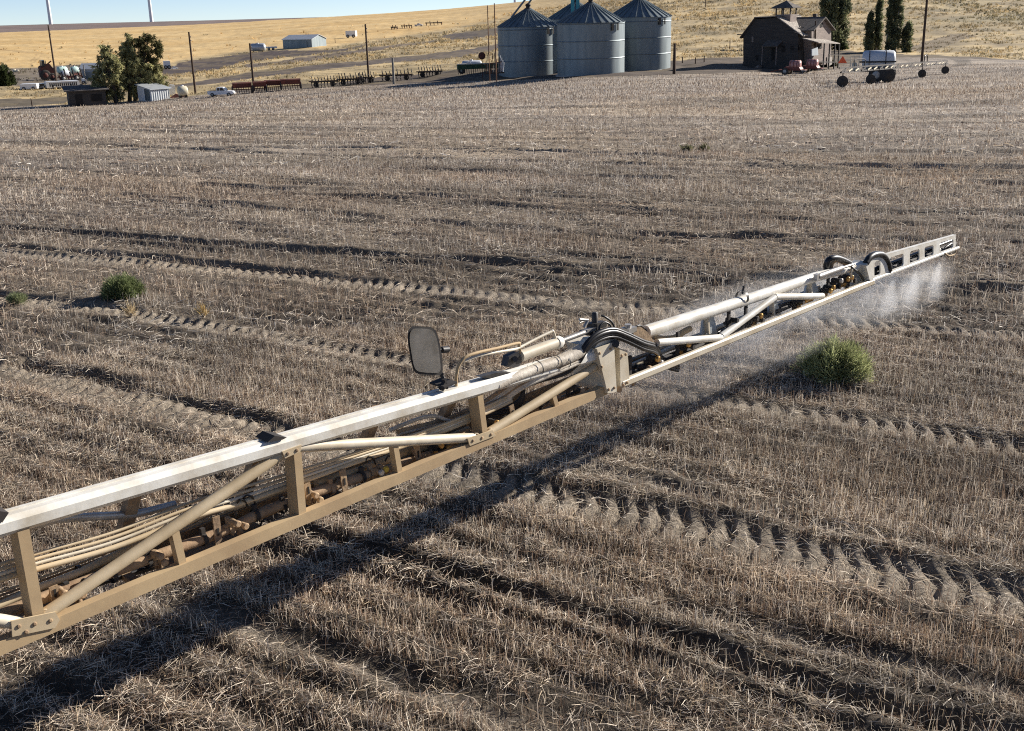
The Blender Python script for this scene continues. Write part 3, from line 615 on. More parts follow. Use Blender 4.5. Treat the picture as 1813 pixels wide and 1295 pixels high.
for k in range(4):
    run([(-300, 1150 + 9 * k, .26), (20, 1042 + 6 * k, .27), (200, 975 + 6 * k, .27), (420, 890 + 5 * k, .27), (650, 812 + 4 * k, .26), (830, 750 + 3 * k, .24)], .006, 'wire', 'dust2' if k % 2 else 'dust', .26, 6)
# nozzle bodies
def nozzle(x, y, w=.12, cap='brass', s=1.0, bodym='iron'):
    c = bp(x, y, w); m = MB(); m.lathe(c + Z * .035 * s, -Z, [(0, .012 * s), (.012 * s, .024 * s), (.035 * s, .024 * s), (.04 * s, .018 * s), (.065 * s, .018 * s)], 10)
    m.tube([c - BN * .005 + Z * .02 * s, c - BN * .055 * s + Z * .02 * s], .016 * s, 8); m.tube([c - BD * .05 * s, c + BD * .05 * s], .012 * s, 8)
    b = part(m, 'nozzle_body', bodym)
    m = MB(); m.lathe(c - Z * .028 * s, -Z, [(0, .017 * s), (.022 * s, .02 * s), (.026 * s, .011 * s), (.04 * s, .009 * s)], 10);
    part(m, 'nozzle_cap', cap, b)
    m = MB(); m.lathe(c - BN * .055 * s + Z * .02 * s, -BN, [(0, .019 * s), (.014 * s, .021 * s), (.02 * s, .015 * s)], 10); part(m, 'diaphragm_cap', cap, b)
for x, y, cp in ((-80, 1120, 'rust'), (104, 1050, 'rust'), (137, 1052, 'rust'), (282, 996, 'rust'), (274, 985, 'rust'), (410, 928, 'rust'), (424, 932, 'rust'), (548, 878, 'rust'), (556, 886, 'dust'), (672, 832, 'yellow'), (664, 838, 'steel'), (770, 790, 'brass'), (783, 794, 'brass'), (868, 750, 'brass'), (956, 712, 'iron'), (1006, 688, 'iron'), (1020, 694, 'rust')):
    nozzle(x, y, cap=cp, bodym='dust2' if x < 700 else 'iron')
# --- hose bundle under the chord near the first joint, lifting into a black arch over it
def hose_group(paths, rad, mat, nm='hose', spread=.03, n=8):
    for k in range(len(paths)): run(paths[k], rad, nm, mat, .1, n)
arch = [(905, 690, .16), (950, 672, .12), (1000, 655, .06), (1024, 636, .0), (1040, 612, -.02), (1060, 596, -.03), (1085, 590, -.03), (1110, 598, -.03), (1138, 611, -.02), (1163, 620, .04), (1172, 640, .12), (1200, 650, .16)]
for k in range(8):
    j = k % 4; i = k // 4
    pts = [(x + (1.2 * j if x > 1020 else 0) * (.4 if 1050 < x < 1100 else 0), y + (j - 1.5) * (4.6 if x > 990 else 3.2), w + i * .045) for x, y, w in arch]
    run(pts, .0155 if k not in (1, 6) else .021, 'arch_hose', 'hose', .05, 8)
for k in range(6):
    pts = [(705, 765 + k * 2, .2), (790, 742 + 2 * k, .2), (850, 716 + 3 * k, .17), (890, 690 + 4 * k, .14), (930, 664 + 4 * k, .05), (985, 640 + 4 * k, .01), (1026, 622 + 4 * k, .0)]
    run(pts, .017, 'bundle_hose', 'dhose' if k % 3 else 'dust2', .05, 8)
m = MB(); P = [bp(x, y, .02) for x, y in ((880, 684), (915, 667), (960, 650), (1000, 636), (1028, 622))]; m.tube(bez(P, 6), .030, 12, True, .052); wrap = part(m, 'bundle_wrap', 'dhose')
for x, y in ((952, 652), (1000, 640), (985, 642)):
    c = bp(x, y, .02); m = MB(); m.lathe(c - BD * .006, BD + Z * .1, [(0, .054), (.012, .054)], 14, False); part(m, 'cable_tie', 'black', wrap)
for k in range(5):
    run([(838, 722 + 3 * k, .2), (880, 722 + 4 * k, .17), (915, 712 + 4 * k, .15), (928, 690 + 3 * k, .12)], .013, 'slack_hose', 'hose' if k % 2 else 'iron', .1)
# --- hydraulic fold cylinder on top, its lines
CW = .10
m = MB(); m.tube([bp(921, 631, CW), bp(989, 606, CW)], .040, 16); cyl = part(m, 'fold_cylinder', 'paint')
m = MB(); m.lathe(bp(985, 607.5, CW), bp(1000, 602, CW) - bp(985, 607.5, CW), [(0, .044), (.035, .044), (.05, .036)], 16); part(m, 'gland', 'clean', cyl)
m = MB(); m.tube([bp(989, 606, CW), bp(1040, 587, CW)], .019, 12); part(m, 'piston_rod', 'steel', cyl)
m = MB(); m.prism([bp(898, 650, CW - .02), bp(902, 632, CW - .02), (bp(917, 624, CW - .02)), bp(924, 640, CW - .02), bp(918, 652, CW - .02)], BN * .06); m.tube([bp(912, 636, CW - .04), bp(912, 636, CW + .06)], .02, 10); part(m, 'cylinder_lug', 'black', cyl)
run([(808, 690, .06), (808, 668, .05), (812, 648, .04), (824, 633, .03), (845, 625, .03), (880, 617, .05), (917, 608, .08), (919, 612, .09), (922, 626, .1)], .0105, 'hydraulic_line', 'dust', .05, 8, None, 5)
run([(822, 640, .05), (845, 631, .05), (880, 624, .06), (905, 620, .08), (919, 616, .09), (950, 600, .1), (975, 588, .1), (979, 587, .1), (985, 605, .1)], .0105, 'hydraulic_line', 'paint', .05, 8, None, 5)
run([(832, 692, .1), (833, 710, .1), (838, 730, .12), (832, 745, .12), (812, 750, .14), (790, 744, .16), (770, 737, .18), (740, 742, .2), (690, 762, .22)], .013, 'slack_hose', 'dhose', .1, 8, None, 6)
# --- first joint: two tapered white plates with their dark sides
def slab(pts, th, name, mat, w=0.0, par=None):
    m = MB(); m.prism([bp(x, y, w) for x, y in pts], BN * th); return part(m, name, mat, par)
slab([(1057, 618), (1087, 606), (1092, 694), (1076, 697)], .30, 'hinge_plate', 'paint', -.03)
slab([(1097, 617), (1111, 621), (1115, 676), (1099, 688)], .30, 'hinge_plate', 'paint', -.02)
slab([(1086, 612), (1098, 617), (1099, 684), (1092, 692)], .02, 'hinge_web', 'paint', .05)
slab([(1046, 626), (1062, 604), (1096, 599), (1099, 605), (1086, 608), (1058, 619)], .16, 'hinge_cap', 'clean', .0)
m = MB(); m.tube([bp(1090, 609, -.05), bp(1090, 609, .3)], .028, 12); part(m, 'hinge_pin', 'black')
m = MB(); m.tube([bp(1096, 690, -.03), bp(1096, 690, .3)], .024, 12); part(m, 'hinge_pin', 'rust')
slab([(1029, 645), (1055, 640), (1074, 696), (1040, 705)], .01, 'hinge_backing', 'iron', .28)
# bolt heads on plates and gussets
for x, y in ((32, 1108), (60, 1104), (88, 1098), (45, 1118), (836, 780), (852, 775), (868, 769), (508, 803), (524, 797), (1062, 626), (1081, 618), (1078, 690), (1088, 687), (1066, 650), (1101, 630), (1108, 628), (1104, 682), (1111, 678)):
    c = bp(x, y, -.004 if not 1050 < x < 1120 else -.034); m = MB(); m.lathe(c + BN * .006 - (BN * .008 if 88 >= x or 500 < x < 530 or 830 < x < 870 else BN * 0), -BN, [(0, .011), (.010, .011), (.011, .006)], 6); part(m, 'bolt', 'dust2' if x % 3 else 'rust')
# weld beads where the braces meet the rail
for x, y in ((78, 1089), (500, 803), (840, 775), (866, 766), (63, 1098), (528, 921), (851, 774)):
    c = bp(x, y, .03); m = MB(); m.tube([c + BD * .03 * math.cos(k * .9) + Z * .034 * math.sin(k * .9) - BN * .012 for k in range(7)], .006, 5); part(m, 'weld_bead', 'tan')
# valve cluster and small lines over the joint
m = MB(); c = bp(1053, 576, .12); m.box(c, (.05, .035, .022), (BD, BN, Z)); m.lathe(c + Z * .02 + BD * .0, Z, [(0, .022), (.075, .022), (.08, .015)], 10); m.box(c + BD * .075 - Z * .01, (.03, .03, .02), (BD, BN, Z)); m.box(c - BD * .05 - Z * .035, (.07, .05, .012), (BD, BN, Z)); valve = part(m, 'valve_block', 'black')
m = MB(); c2 = bp(1036, 572, .1); m.tube([bp(1026, 566, .1), bp(1041, 567, .1)], .009, 8); m.tube([bp(1026, 572, .1), bp(1042, 566, .1)], .006, 8); m.tube([bp(1041, 567, .1), bp(1034, 580, .1)], .012, 8); m.box(bp(1044, 584, .1), (.05, .02, .012), (BD, BN, Z)); part(m, 'valve_fitting', 'steel', valve)
for pts in ([(1060, 590, .05), (1062, 578, .05), (1070, 571, .05), (1080, 576, .04), (1084, 590, .03)], [(1064, 559, .08), (1072, 562, .06), (1084, 572, .04), (1091, 590, .02)], [(1119, 592, .08), (1124, 580, .06), (1134, 577, .06), (1144, 586, .08)]):
    run(pts, .008, 'small_line', 'hose', .05, 8, None, 6)
m = MB(); c = bp(1113, 584, .06); m.box(c, (.05, .04, .02), (BD, BN, Z)); m.lathe(c - BD * .01 + Z * .015, Z, [(0, .026), (.03, .026)], 10); part(m, 'valve_block', 'steel')
# --- middle section
LOW2 = lambda x: np.interp(x, [1099, 1330, 1545], [680, 584, 499])
TOP2 = lambda x: np.interp(x, [1143, 1319, 1442, 1535], [588, 532, 491, 467.5])
m = MB(); m.bar(bp(1099, LOW2(1099), .0), bp(1545, LOW2(1545), .0), BN, Z, .05, .062, .012); part(m, 'front_rail', 'paint')
m = MB(); m.bar(bp(1105, LOW2(1105)) + BN * .28, bp(1530, LOW2(1530)) + BN * .20, BN, Z, .04, .05); part(m, 'rear_rail', 'dust2')
m = MB(); m.tube([bp(1143, TOP2(1143), .08), bp(1319, TOP2(1319), .08), bp(1442, TOP2(1442), .08), bp(1535, TOP2(1535), .08)], .052, 16, True, .042); part(m, 'top_tube', 'clean')
m = MB(); P = [bp(1118, 584, .1), bp(1140, 586, .09), bp(1163, 620, .05)]; m.prism([bp(1121, 590, .02), bp(1136, 580, .02), bp(1146, 588, .02), bp(1163, 612, .02), bp(1162, 622, .02), bp(1130, 604, .02)], BN * .16); part(m, 'tube_end_plate', 'dust2')
for (xa, ya, xb, yb) in ((1163, 607, 1277, 598), (1277, 596, 1371, 527), (1372, 526, 1456, 524.5)):
    m = MB(); m.tube([bp(xa, ya, .02), bp(xb, yb, .02)], .030, 12); part(m, 'diagonal_brace', 'clean')
for q in ([(1246, 561), (1263, 558), (1271, 591), (1242, 593)], [(1363, 532), (1374, 529), (1384, 559), (1360, 560)], [(1429, 502), (1443, 499), (1452, 519), (1425, 523)]):
    slab(q, .02, 'bracket_plate', 'wallm', .12)
    a = [np.array(p) for p in q]; mid0 = (a[0] + a[1]) / 2; mid1 = (a[2] + a[3]) / 2
    slab([mid0 - (1, 0), mid0 + (1, 0), mid1 + (1.2, 0), mid1 - (1.2, 0)], .04, 'plate_rib', 'paint', .08)
run([(1110, 668), (1200, 630), (1330, 572), (1450, 520), (1530, 492)], .022, 'spray_pipe', 'iron', .12)
run([(1112, 655), (1180, 632), (1280, 588), (1370, 548), (1440, 515)], .018, 'hose', 'iron', .2)
run([(1116, 648), (1190, 616), (1270, 580), (1360, 545), (1450, 508)], .02, 'supply_pipe', 'paint', .22)
run([(1155, 595), (1170, 600), (1195, 598), (1210, 588), (1222, 582)], .026, 'hose', 'dust', .14)
for k in range(3): run([(1240 + k * 3, 604 - k, .14), (1290 + 2 * k, 579, .16), (1340, 553 + k * 3, .16), (1378, 541 + 3 * k, .14), (1415, 528 + 3 * k, .12)], .011, 'hose', 'hose', .1)
m = MB(); m.prism([bp(1420, 536, .04), bp(1442, 527, .04), bp(1440, 533, .04), bp(1416, 542, .04)], BN * .1); part(m, 'orange_cover', 'brass')
for x, y, cp in ((1121, 665, 'rust'), (1135, 655, 'rust'), (1150, 638, 'brass'), (1156, 645, 'steel'), (1205, 612, 'brass'), (1212, 616, 'iron'), (1290, 570, 'iron'), (1326, 567, 'iron'), (1333, 562, 'brass'), (1336, 570, 'iron'), (1414, 533, 'brass'), (1407, 537, 'iron'), (1457, 518, 'brass'), (1462, 512, 'brass'), (1476, 500, 'steel'), (1488, 497, 'brass'), (1495, 494, 'brass'), (1500, 500, 'iron')):
    nozzle(x, y, .1, cp, 1.25)
for x, y in ((1115, 650), (1200, 607), (1290, 563), (1320, 556), (1466, 500), (1487, 492)):
    a = bp(x, y, .08); m = MB(); m.bar(a + Z * .09, a - Z * .11, BD, BN, .03, .02); part(m, 'pipe_hanger', 'iron')
m = MB(); c = bp(1314, 527, .08); m.lathe(c - BD * .02, BD, [(0, .06), (.02, .062), (.04, .06)], 14, False); m.tube([c + Z * .03, c + Z * .1 + BD * .02], .01, 6); m.tube([c, c - Z * .09 - BD * .02], .01, 6); part(m, 'cable_tie', 'black')
m = MB(); m.tube([bp(1448, 490, .0), bp(1490, 475, .0)], .026, 12); tc_ = part(m, 'tip_cylinder', 'steel')
m = MB(); m.tube([bp(1490, 475, .0), bp(1512, 468, .0)], .014, 10); m.box(bp(1446, 491, .0), (.03, .02, .03), (BD, BN, Z)); part(m, 'piston_rod', 'steel', tc_)
# --- second joint and the tip section of white sheet with cut-out windows
slab([(1503, 474), (1516, 466), (1533, 470), (1542, 498), (1505, 508)], .05, 'hinge_plate', 'wallm', .08)
slab([(1533, 470), (1539, 464), (1547, 496), (1541, 500)], .16, 'hinge_plate', 'clean', -.02)
run([(1508, 474, .02), (1522, 485, .02), (1529, 496, .02)], .012, 'link_arm', 'black', .02)
run([(1508, 500, .02), (1507, 480, .02), (1515, 471, .02)], .010, 'link_arm', 'paint', .02)
run([(1464, 480, .12), (1463, 470, .1), (1468, 460, .08), (1480, 457, .06), (1495, 462, .06), (1506, 468, .06)], .030, 'arch_hose', 'hose', .1, 10, None, 6)
run([(1470, 478, .1), (1473, 466, .1), (1482, 461, .08), (1500, 468, .06)], .022, 'arch_hose', 'dust2', .1, 10, None, 6)
run([(1533, 466, .0), (1540, 456, .0), (1550, 451, .0), (1562, 452, .0), (1570, 462, .0), (1574, 476, .0), (1572, 482, .02)], .034, 'arch_hose', 'hose', .1, 10, None, 6)
TT = lambda x: np.interp(x, [1533, 1572, 1690], [462, 451, 417.5])       # upper edge of the tip
TB = lambda x: np.interp(x, [1541, 1696], [499, 441])
wins = [(1548, 1559, 467, 491, 1546, 1562), (1576, 1600, 461, 477, 1577, 1603), (1611, 1628, 451, 467, 1611, 1630), (1637, 1653, 442, 458, 1637, 1655), (1664, 1688, 433, 448, 1662, 1688)]
xs = [1533]; m = MB()
top = []; 
# spine above the windows, sill below them and uprights between: one bent sheet with open cut-outs
def q4(a, b, c, d, th=.012, w=-.01): m.prism([bp(*a, w), bp(*b, w), bp(*c, w), bp(*d, w)], BN * th)
edges = [1537] + [v for wn in wins for v in (wn[0], wn[1])] + [1692]
wy = lambda x: TT(x) + np.interp(x, [1540, 1572, 1690], [7, 6, 5]); wb = lambda x: TB(x) - np.interp(x, [1540, 1690], [6.5, 5.5])
for a, b in zip(edges[:-1], edges[1:]):
    q4((a, TT(a)), (b, TT(b)), (b, wy(b)), (a, wy(a)))
    q4((a + .01, wb(a)), (b + .01, wb(b)), (b + .01, TB(b) - 3.5), (a + .01, TB(a) - 3.5))
for a, b in zip(edges[0::2], edges[1::2]):
    q4((a, wy(a)), (b, wy(b)), (b, wb(b)), (a, wb(a)))
    for x, sx in ((a, -1), (b, 1)):      # rounded corners of the cut-outs
        if 1540 < x < 1690:
            q4((x, wy(x)), (x + sx * 2.6, wy(x + sx * 2.6)), (x + sx * .9, wy(x) + 1.2), (x, wy(x) + 2.8)); q4((x, wb(x)), (x + sx * 2.6, wb(x + sx * 2.6)), (x + sx * .9, wb(x) - 1.2), (x, wb(x) - 2.8))
part(m, 'tip_panel', 'clean')
m = MB(); a, b = bp(1537, TT(1537)), bp(1691, TT(1691)); m.prism([a - BN * .01 + Z * .003, b - BN * .01 + Z * .003, b + BN * .03 + Z * .003, a + BN * .03 + Z * .003], Z * .008); part(m, 'tip_top_flange', 'clean')
m = MB(); m.bar(bp(1541, TB(1541) - 2, .0), bp(1696, TB(1696) - 2, .0), BN, Z, .035, .03, .006); part(m, 'front_rail', 'clean')
m = MB(); m.tube([bp(1540, 490, .08), bp(1690, 433, .08)], .034, 10); part(m, 'spray_pipe', 'iron')
m = MB(); m.tube([bp(1545, 478, .1), bp(1690, 424, .1)], .018, 8); part(m, 'hose', 'hose')
for x, y in ((1555, 481), (1586, 470), (1594, 468), (1619, 460), (1645, 450), (1651, 448), (1668, 445), (1673, 443)): nozzle(x, y - 2, .11, 'steel' if int(x) % 2 else 'iron', 1.2)
run([(1548, 489, .08), (1552, 476, .08), (1560, 472, .08), (1580, 476, .1)], .016, 'hose', 'hose'); run([(1580, 476, .08), (1592, 466, .08), (1604, 470, .08)], .014, 'hose', 'hose'); run([(1610, 466, .08), (1622, 456, .08), (1632, 458, .08)], .014, 'hose', 'hose'); run([(1665, 447, .06), (1676, 437, .05), (1686, 432, .05), (1684, 445, .06)], .014, 'hose', 'hose')
run([(1673, 449, -.02), (1680, 453, -.02), (1689, 451, -.02), (1693, 444, -.02)], .009, 'hose', 'dust', -.02)
run([(1522, 507, .0), (1541, 500, .0), (1543, 506, .0)], .010, 'nozzle_bracket', 'iron')
# --- round-cornered mirror clamped on the chord
MW = .04; out = [(722, 590), (725, 582), (733, 578), (758, 579), (767, 582), (773, 589), (779, 610), (783, 640), (784, 657), (781, 663), (773, 665), (745, 663), (735, 659), (730, 650), (726, 630), (722, 605)]
oc = np.mean(np.array(out), 0); P = bez([np.array([x, y, 0.0]) for x, y in out + out[:1]], 4)
m = MB(); m.prism([bp(p[0], p[1], MW) for p in P[:-1]], -rays(752, 620) * -.045); mir = part(m, 'mirror', 'black')
Pi = [np.array([oc[0] + (p[0] - oc[0]) * .875, oc[1] + (p[1] - oc[1]) * .905]) for p in P[:-1]]
m = MB(); m.prism([bp(p[0], p[1], MW) - rays(752, 620) * .003 for p in Pi], -rays(752, 620) * .004); g = part(m, 'mirror_glass', 'mirror', mir)
run([(776, 648, MW + .06), (783, 668, MW + .05), (786, 686, MW + .03)], .013, 'mirror_arm', 'black', MW, 8, mir)
m = MB(); m.tube([bp(782, 620, MW + .05), bp(793, 619, MW + .05)], .022, 10); m.tube([bp(772, 620, MW + .05), bp(783, 620, MW + .05)], .012, 8); part(m, 'mirror_knob', 'black', mir)
m = MB(); m.bar(bp(774, 697, .06) + Z * .055, bp(797, 688, .06) + Z * .055, BN, Z, .14, .012); m.bar(bp(780, 690, .03), bp(788, 678, .03), BD, BN, .03, .03); m.bar(bp(790, 688, .03), bp(786, 672, .03), BD, BN, .014, .03); part(m, 'mirror_clamp', 'iron', mir)
# small dark cap plates on the chord
for q in ([(474, 783), (487, 772), (508, 775), (500, 779)], [(-2, 905), (16, 908), (4, 926), (-6, 920)]):
    m = MB(); m.prism([bp(x, y, -.006) for x, y in q], BN * .12); part(m, 'chord_stop', 'iron')
m = MB(); m.prism([bp(850, 668, .02), bp(880, 660, .02), bp(905, 660, .02), bp(868, 670, .02)], BN * .05); part(m, 'chord_stop', 'black')
# ------------------------------------------------------------------ farmstead: helpers
class Loc:
    """local frame at P: a = to the right as seen from the camera (turned by yaw), b = away, c = up; s = metres per photo pixel"""
    def __init__(s, P, yaw=0.0):
        s.P = np.asarray(P, float); az = math.atan2(P[0], P[1]); s.f = np.array([math.sin(az), math.cos(az), 0]); s.e = np.array([math.cos(az), -math.sin(az), 0])
        y = R(yaw); e, f = s.e, s.f; s.e = e * math.cos(y) + f * math.sin(y); s.f = f * math.cos(y) - e * math.sin(y); s.s = mpp(P); s.ax = (s.e, s.f, Z)
    def p(s, a, b, c): return s.P + s.e * a + s.f * b + Z * c
    def box(s, m, a, b, c): return m.box(s.p((a[0] + a[1]) / 2, (b[0] + b[1]) / 2, (c[0] + c[1]) / 2), ((a[1] - a[0]) / 2, (b[1] - b[0]) / 2, (c[1] - c[0]) / 2), s.ax)
    def prism(s, m, prof, b0, b1): return m.prism([s.p(a, b0, c) for a, c in prof], s.f * (b1 - b0))
def P_(o, mb, name, mat): return mb.build(name, M[mat], o)
def topz(px, py, P):
    d = rays(px, py); return CAM[2] + d[2] / math.hypot(d[0], d[1]) * math.hypot(P[0], P[1])
def wheel(o, L, a, b, r, wd, name='wheel', rim='rim', axis=None):
    m = MB(); ax = L.f if axis is None else axis; c = L.p(a, b, r)
    m.lathe(c - ax * wd / 2, ax, [(0, r * .55), (0, r * .9), (wd * .15, r), (wd * .85, r), (wd, r * .9), (wd, r * .55)], 20); wh = P_(o, m, name, 'tyre')
    m = MB(); m.lathe(c - ax * (wd / 2 + .012), ax, [(0, r * .12), (.01, r * .5), (wd + .014, r * .5), (wd + .024, r * .12)], 14); P_(wh, m, 'rim', rim)

# ------------------------------------------------------------------ grain bins
BR = 4.3
def grain_bin(cx, depth, ybase, label, eave_h=6.5, rise=2.5):
    Y = (depth - 2.6) / .952; d = rays(cx, 95); P = np.array([d[0] / d[1] * Y, Y, 0.0]); r = math.hypot(P[0], P[1])
    q = rays(cx, ybase); P[2] = CAM[2] + q[2] / math.hypot(q[0], q[1]) * (r - BR)
    o = thing('grain_bin', label, 'grain bin', P, 'round steel grain bins')
    m = MB(); m.lathe(P - Z * 1.2, Z, [(0, BR + .25), (1.28, BR + .25), (1.28, 0.1)], 64, False); P_(o, m, 'base_ring', 'conc')
    prof = []; zz = .1
    for k in range(int(eave_h / .13)):
        prof += [(zz, BR + .016), (zz + .065, BR - .016)]; zz += .13
        if k % 16 == 15: prof += [(zz - .06, BR + .03), (zz - .01, BR + .03)]
    prof.append((eave_h, BR)); m = MB(); m.lathe(P, Z, prof, 72, False); wl = P_(o, m, 'wall', 'galv')
    # roof of flat panels with raised seams
    n = 28; ap = P + Z * (eave_h + rise); m = MB(); re = BR + .14
    for k in range(n):
        a0, a1 = 2 * math.pi * k / n, 2 * math.pi * (k + 1) / n; p0 = P + np.array([math.cos(a0) * re, math.sin(a0) * re, eave_h - .06]); p1 = P + np.array([math.cos(a1) * re, math.sin(a1) * re, eave_h - .06])
        t0 = P + np.array([math.cos(a0) * .45, math.sin(a0) * .45, eave_h + rise * .9]); t1 = P + np.array([math.cos(a1) * .45, math.sin(a1) * .45, eave_h + rise * .9])
        m.add([p0, p1, t1, t0], [(0, 1, 2, 3)]); m.bar(p0 + Z * .05, t0 + Z * .05, np.array([-math.sin(a0), math.cos(a0), 0]), Z, .09, .11)
    rf = P_(o, m, 'roof', 'galv')
    m = MB(); m.lathe(P + Z * (eave_h + rise * .86), Z, [(0, .52), (.25, .5), (.3, .3), (.55, .3), (.6, .42), (.75, .36), (.9, .12)], 16); P_(o, m, 'roof_cap', 'iron')
    L = Loc(P)
    for ang in (38, 50):
        a = R(ang); e = L.e * math.sin(a) - L.f * math.cos(a); s_ = np.array([-e[1], e[0], 0]); m = MB(); m.box(P + e * (BR + .12) + Z * (eave_h - .62), (.05, .16 if ang == 38 else .08, .42), (e, s_, Z)); P_(o, m, 'eave_vent', 'iron')
    a = R(-20); e = L.e * math.sin(a) - L.f * math.cos(a)
    return o, P
bins = []
for cx, dp, yb, lab, eh in ((936.5, 154.9, 138, 'leftmost grey steel grain bin, spout pipes joining its roof from above', 6.7), (1046, 141.8, 136.2, 'grey steel grain bin in front of the others, standing in the middle', 6.5), (1131, 150.5, 126.5, 'rightmost grey steel grain bin with a wide sunlit strip, beside a short post', 6.9), (1020, 165.5, 124.5, 'grain bin mostly hidden behind the others, only its dark roof showing', 7.2)):
    bins.append(grain_bin(cx, dp, yb, lab, eh))
# bucket elevator and its spouts
lp = at_r(1019, 160); o = thing('bucket_elevator', 'teal bucket elevator leg rising behind the middle grain bin', 'grain elevator', lp); L = Loc(lp)
for a in (-.36, .36):
    m = MB(); L.box(m, (a - .24, a + .24), (-.3, .3), (0, 17)); P_(o, m, 'trunk', 'teal')
m = MB(); L.prism(m, [(-.75, 16.8), (-.75, 17.6), (-.4, 18.2), (.4, 18.2), (.75, 17.6), (.75, 16.8)], -.4, .4); P_(o, m, 'head', 'teal')
m = MB(); L.box(m, (-.9, .9), (-.5, .5), (-.3, .8)); P_(o, m, 'boot', 'teal')
hd = L.p(-.6, 0, 17)
ap = bins[0][1] + Z * 9.6
m = MB(); m.tube([ap, hd], .13, 8); P_(o, m, 'spout_pipe', 'galv')
q = bins[0][1] - L.e * 2.3 - L.f * 1.6 + Z * 7.9; m = MB(); m.tube([q, hd - L.f * .3], .13, 8); P_(o, m, 'spout_pipe', 'galv')

# ------------------------------------------------------------------ poles and posts
def pole(xt, yt, xb, yb, rad, label, mat='pole', name='utility_pole', cat='pole', arm=False, grp=None, rng=None):
    P = hit(xb, yb) if rng is None else at_r(xb, rng); tz = topz(xt, yt, P); m = MB(); d = np.array([0, 0, tz - P[2]])
    if not arm:
        m.tube([P - Z * .3, P + d], rad, 8, True, rad * .72); return tag(m.build(name, M[mat], None, P), label, cat, grp)
    o = thing(name, label, cat, P, grp); m.tube([P - Z * .3, P + d], rad, 8, True, rad * .72); P_(o, m, 'shaft', mat)
    L = Loc(P, 35)
    for k in range(2):
        m = MB(); m.lathe(P + d * (.86 + .06 * k) + L.e * rad * .8, L.e, [(0, .05), (.05, .09), (.12, .09), (.15, .03)], 8); P_(o, m, 'insulator', 'greypole')
    return o
G1 = 'wooden poles along the far edge of the field'
pole(87, 45, 101.5, 156, .17, 'dark wooden pole in front of the white slatted trailer', arm=True, grp=G1)
pole(334, 57, 346, 165, .17, 'dark wooden pole between the cream tank and the white pickup', arm=True, grp=G1)
pole(442, 77, 450, 162, .17, 'dark wooden pole standing among the red grain drills', arm=True, grp=G1)
pole(645.5, 43, 653, 143.5, .16, 'dark wooden pole behind the dark cultivators in mid field edge', arm=True, grp=G1)
pole(1638.5, -60, 1631, 119, .19, 'tall dark wooden pole behind the sprayer trailer boom', arm=True, grp=G1)
pole(694.5, 103, 697.5, 149, .19, 'short grey post standing alone left of the grain bins', 'greypole', 'wooden_post', 'post')
pole(1194.5, 77, 1193.5, 132, .21, 'short dark post right of the grain bins', 'pole', 'wooden_post', 'post')
pole(151, 115, 157, 184, .10, 'thin grey pole in front of the dark shed', 'greypole', 'yard_pole', 'pole')
pole(862.6, 10, 866, 112, .075, 'left one of two thin rusty pipes by the leftmost bin', 'rustpipe', 'upright_pipe', 'pipe', rng=150)
pole(874.3, 6, 878, 112, .085, 'right one of two thin rusty pipes, touching the leftmost bin in view', 'rustpipe', 'upright_pipe', 'pipe', rng=149)
pole(1144.5, -40, 1146, 60, .10, 'thin rusty pipe rising behind the rightmost bin', 'rustpipe', 'upright_pipe', 'pipe', rng=170)
pole(1247.5, -3, 1249, 13, .14, 'small far pole on the hill above the bins', 'pole', 'far_pole', 'pole')
for xa, ya, yb, lb in ((1207.5, 101, 113, 'first small fence post right of the short dark post'), (1230.5, 102, 116, 'second small fence post right of the grain bins'), (1246, 100, 113, 'third small fence post right of the grain bins'), (1291.5, 72, 87, 'leaning old fence post left of the wooden house'), (56.5, 176, 189, 'dark fence post at the left field border'), (384, 163, 171, 'tiny stake just left of the pickup'), (593, 68, 77, 'small stake beside the grey hill shed'), (660, 73, 80, 'small stake right of the pole on the grass slope')):
    pole(xa, ya, xa + .6, yb, .10, lb, 'pole', 'fence_post', 'fence post', grp='small posts in the grass')

# ------------------------------------------------------------------ wind turbines on the far ridge
def turbine(xb, yb, xdir, label, rng, hub=88):
    P = at_r(xb, rng); P[2] = topz(xb, yb, P) - 6; o = thing('wind_turbine', label, 'wind turbine', P, 'white wind turbines on the ridge')
    m = MB(); m.tube([P, P + Z * (hub + 6)], 2.6, 20, True, 1.5); P_(o, m, 'tower', 'white'); L = Loc(P, 30); h = P + Z * (hub + 7)
    m = MB(); m.box(h + L.f * 1.5, (1.8, 4.5, 1.9), L.ax); P_(o, m, 'nacelle', 'white')
    for k in range(3):
        a = R(90 + 120 * k); d = L.e * math.cos(a) + Z * math.sin(a); m = MB(); hh = h - L.f * 4; m.bar(hh, hh + d * 14, np.cross(d, L.f), L.f, 2.2, .9); m.bar(hh + d * 14, hh + d * 40, np.cross(d, L.f), L.f, 1.3, .4); P_(o, m, 'blade', 'white')
    m = MB(); m.lathe(h - L.f * 5.5, L.f, [(0, .3), (1, 1.5), (3, 1.7)], 14); P_(o, m, 'hub', 'white')
turbine(99.8, 44, 0, 'leftmost white turbine tower rising from the far ridge', 1700)
turbine(277, 38, 0, 'white turbine tower above the ridge, right of the leftmost one', 1700)
turbine(914, 9, 0, 'most distant turbine tower, its foot showing beside the bin spouts', 2300, 100)

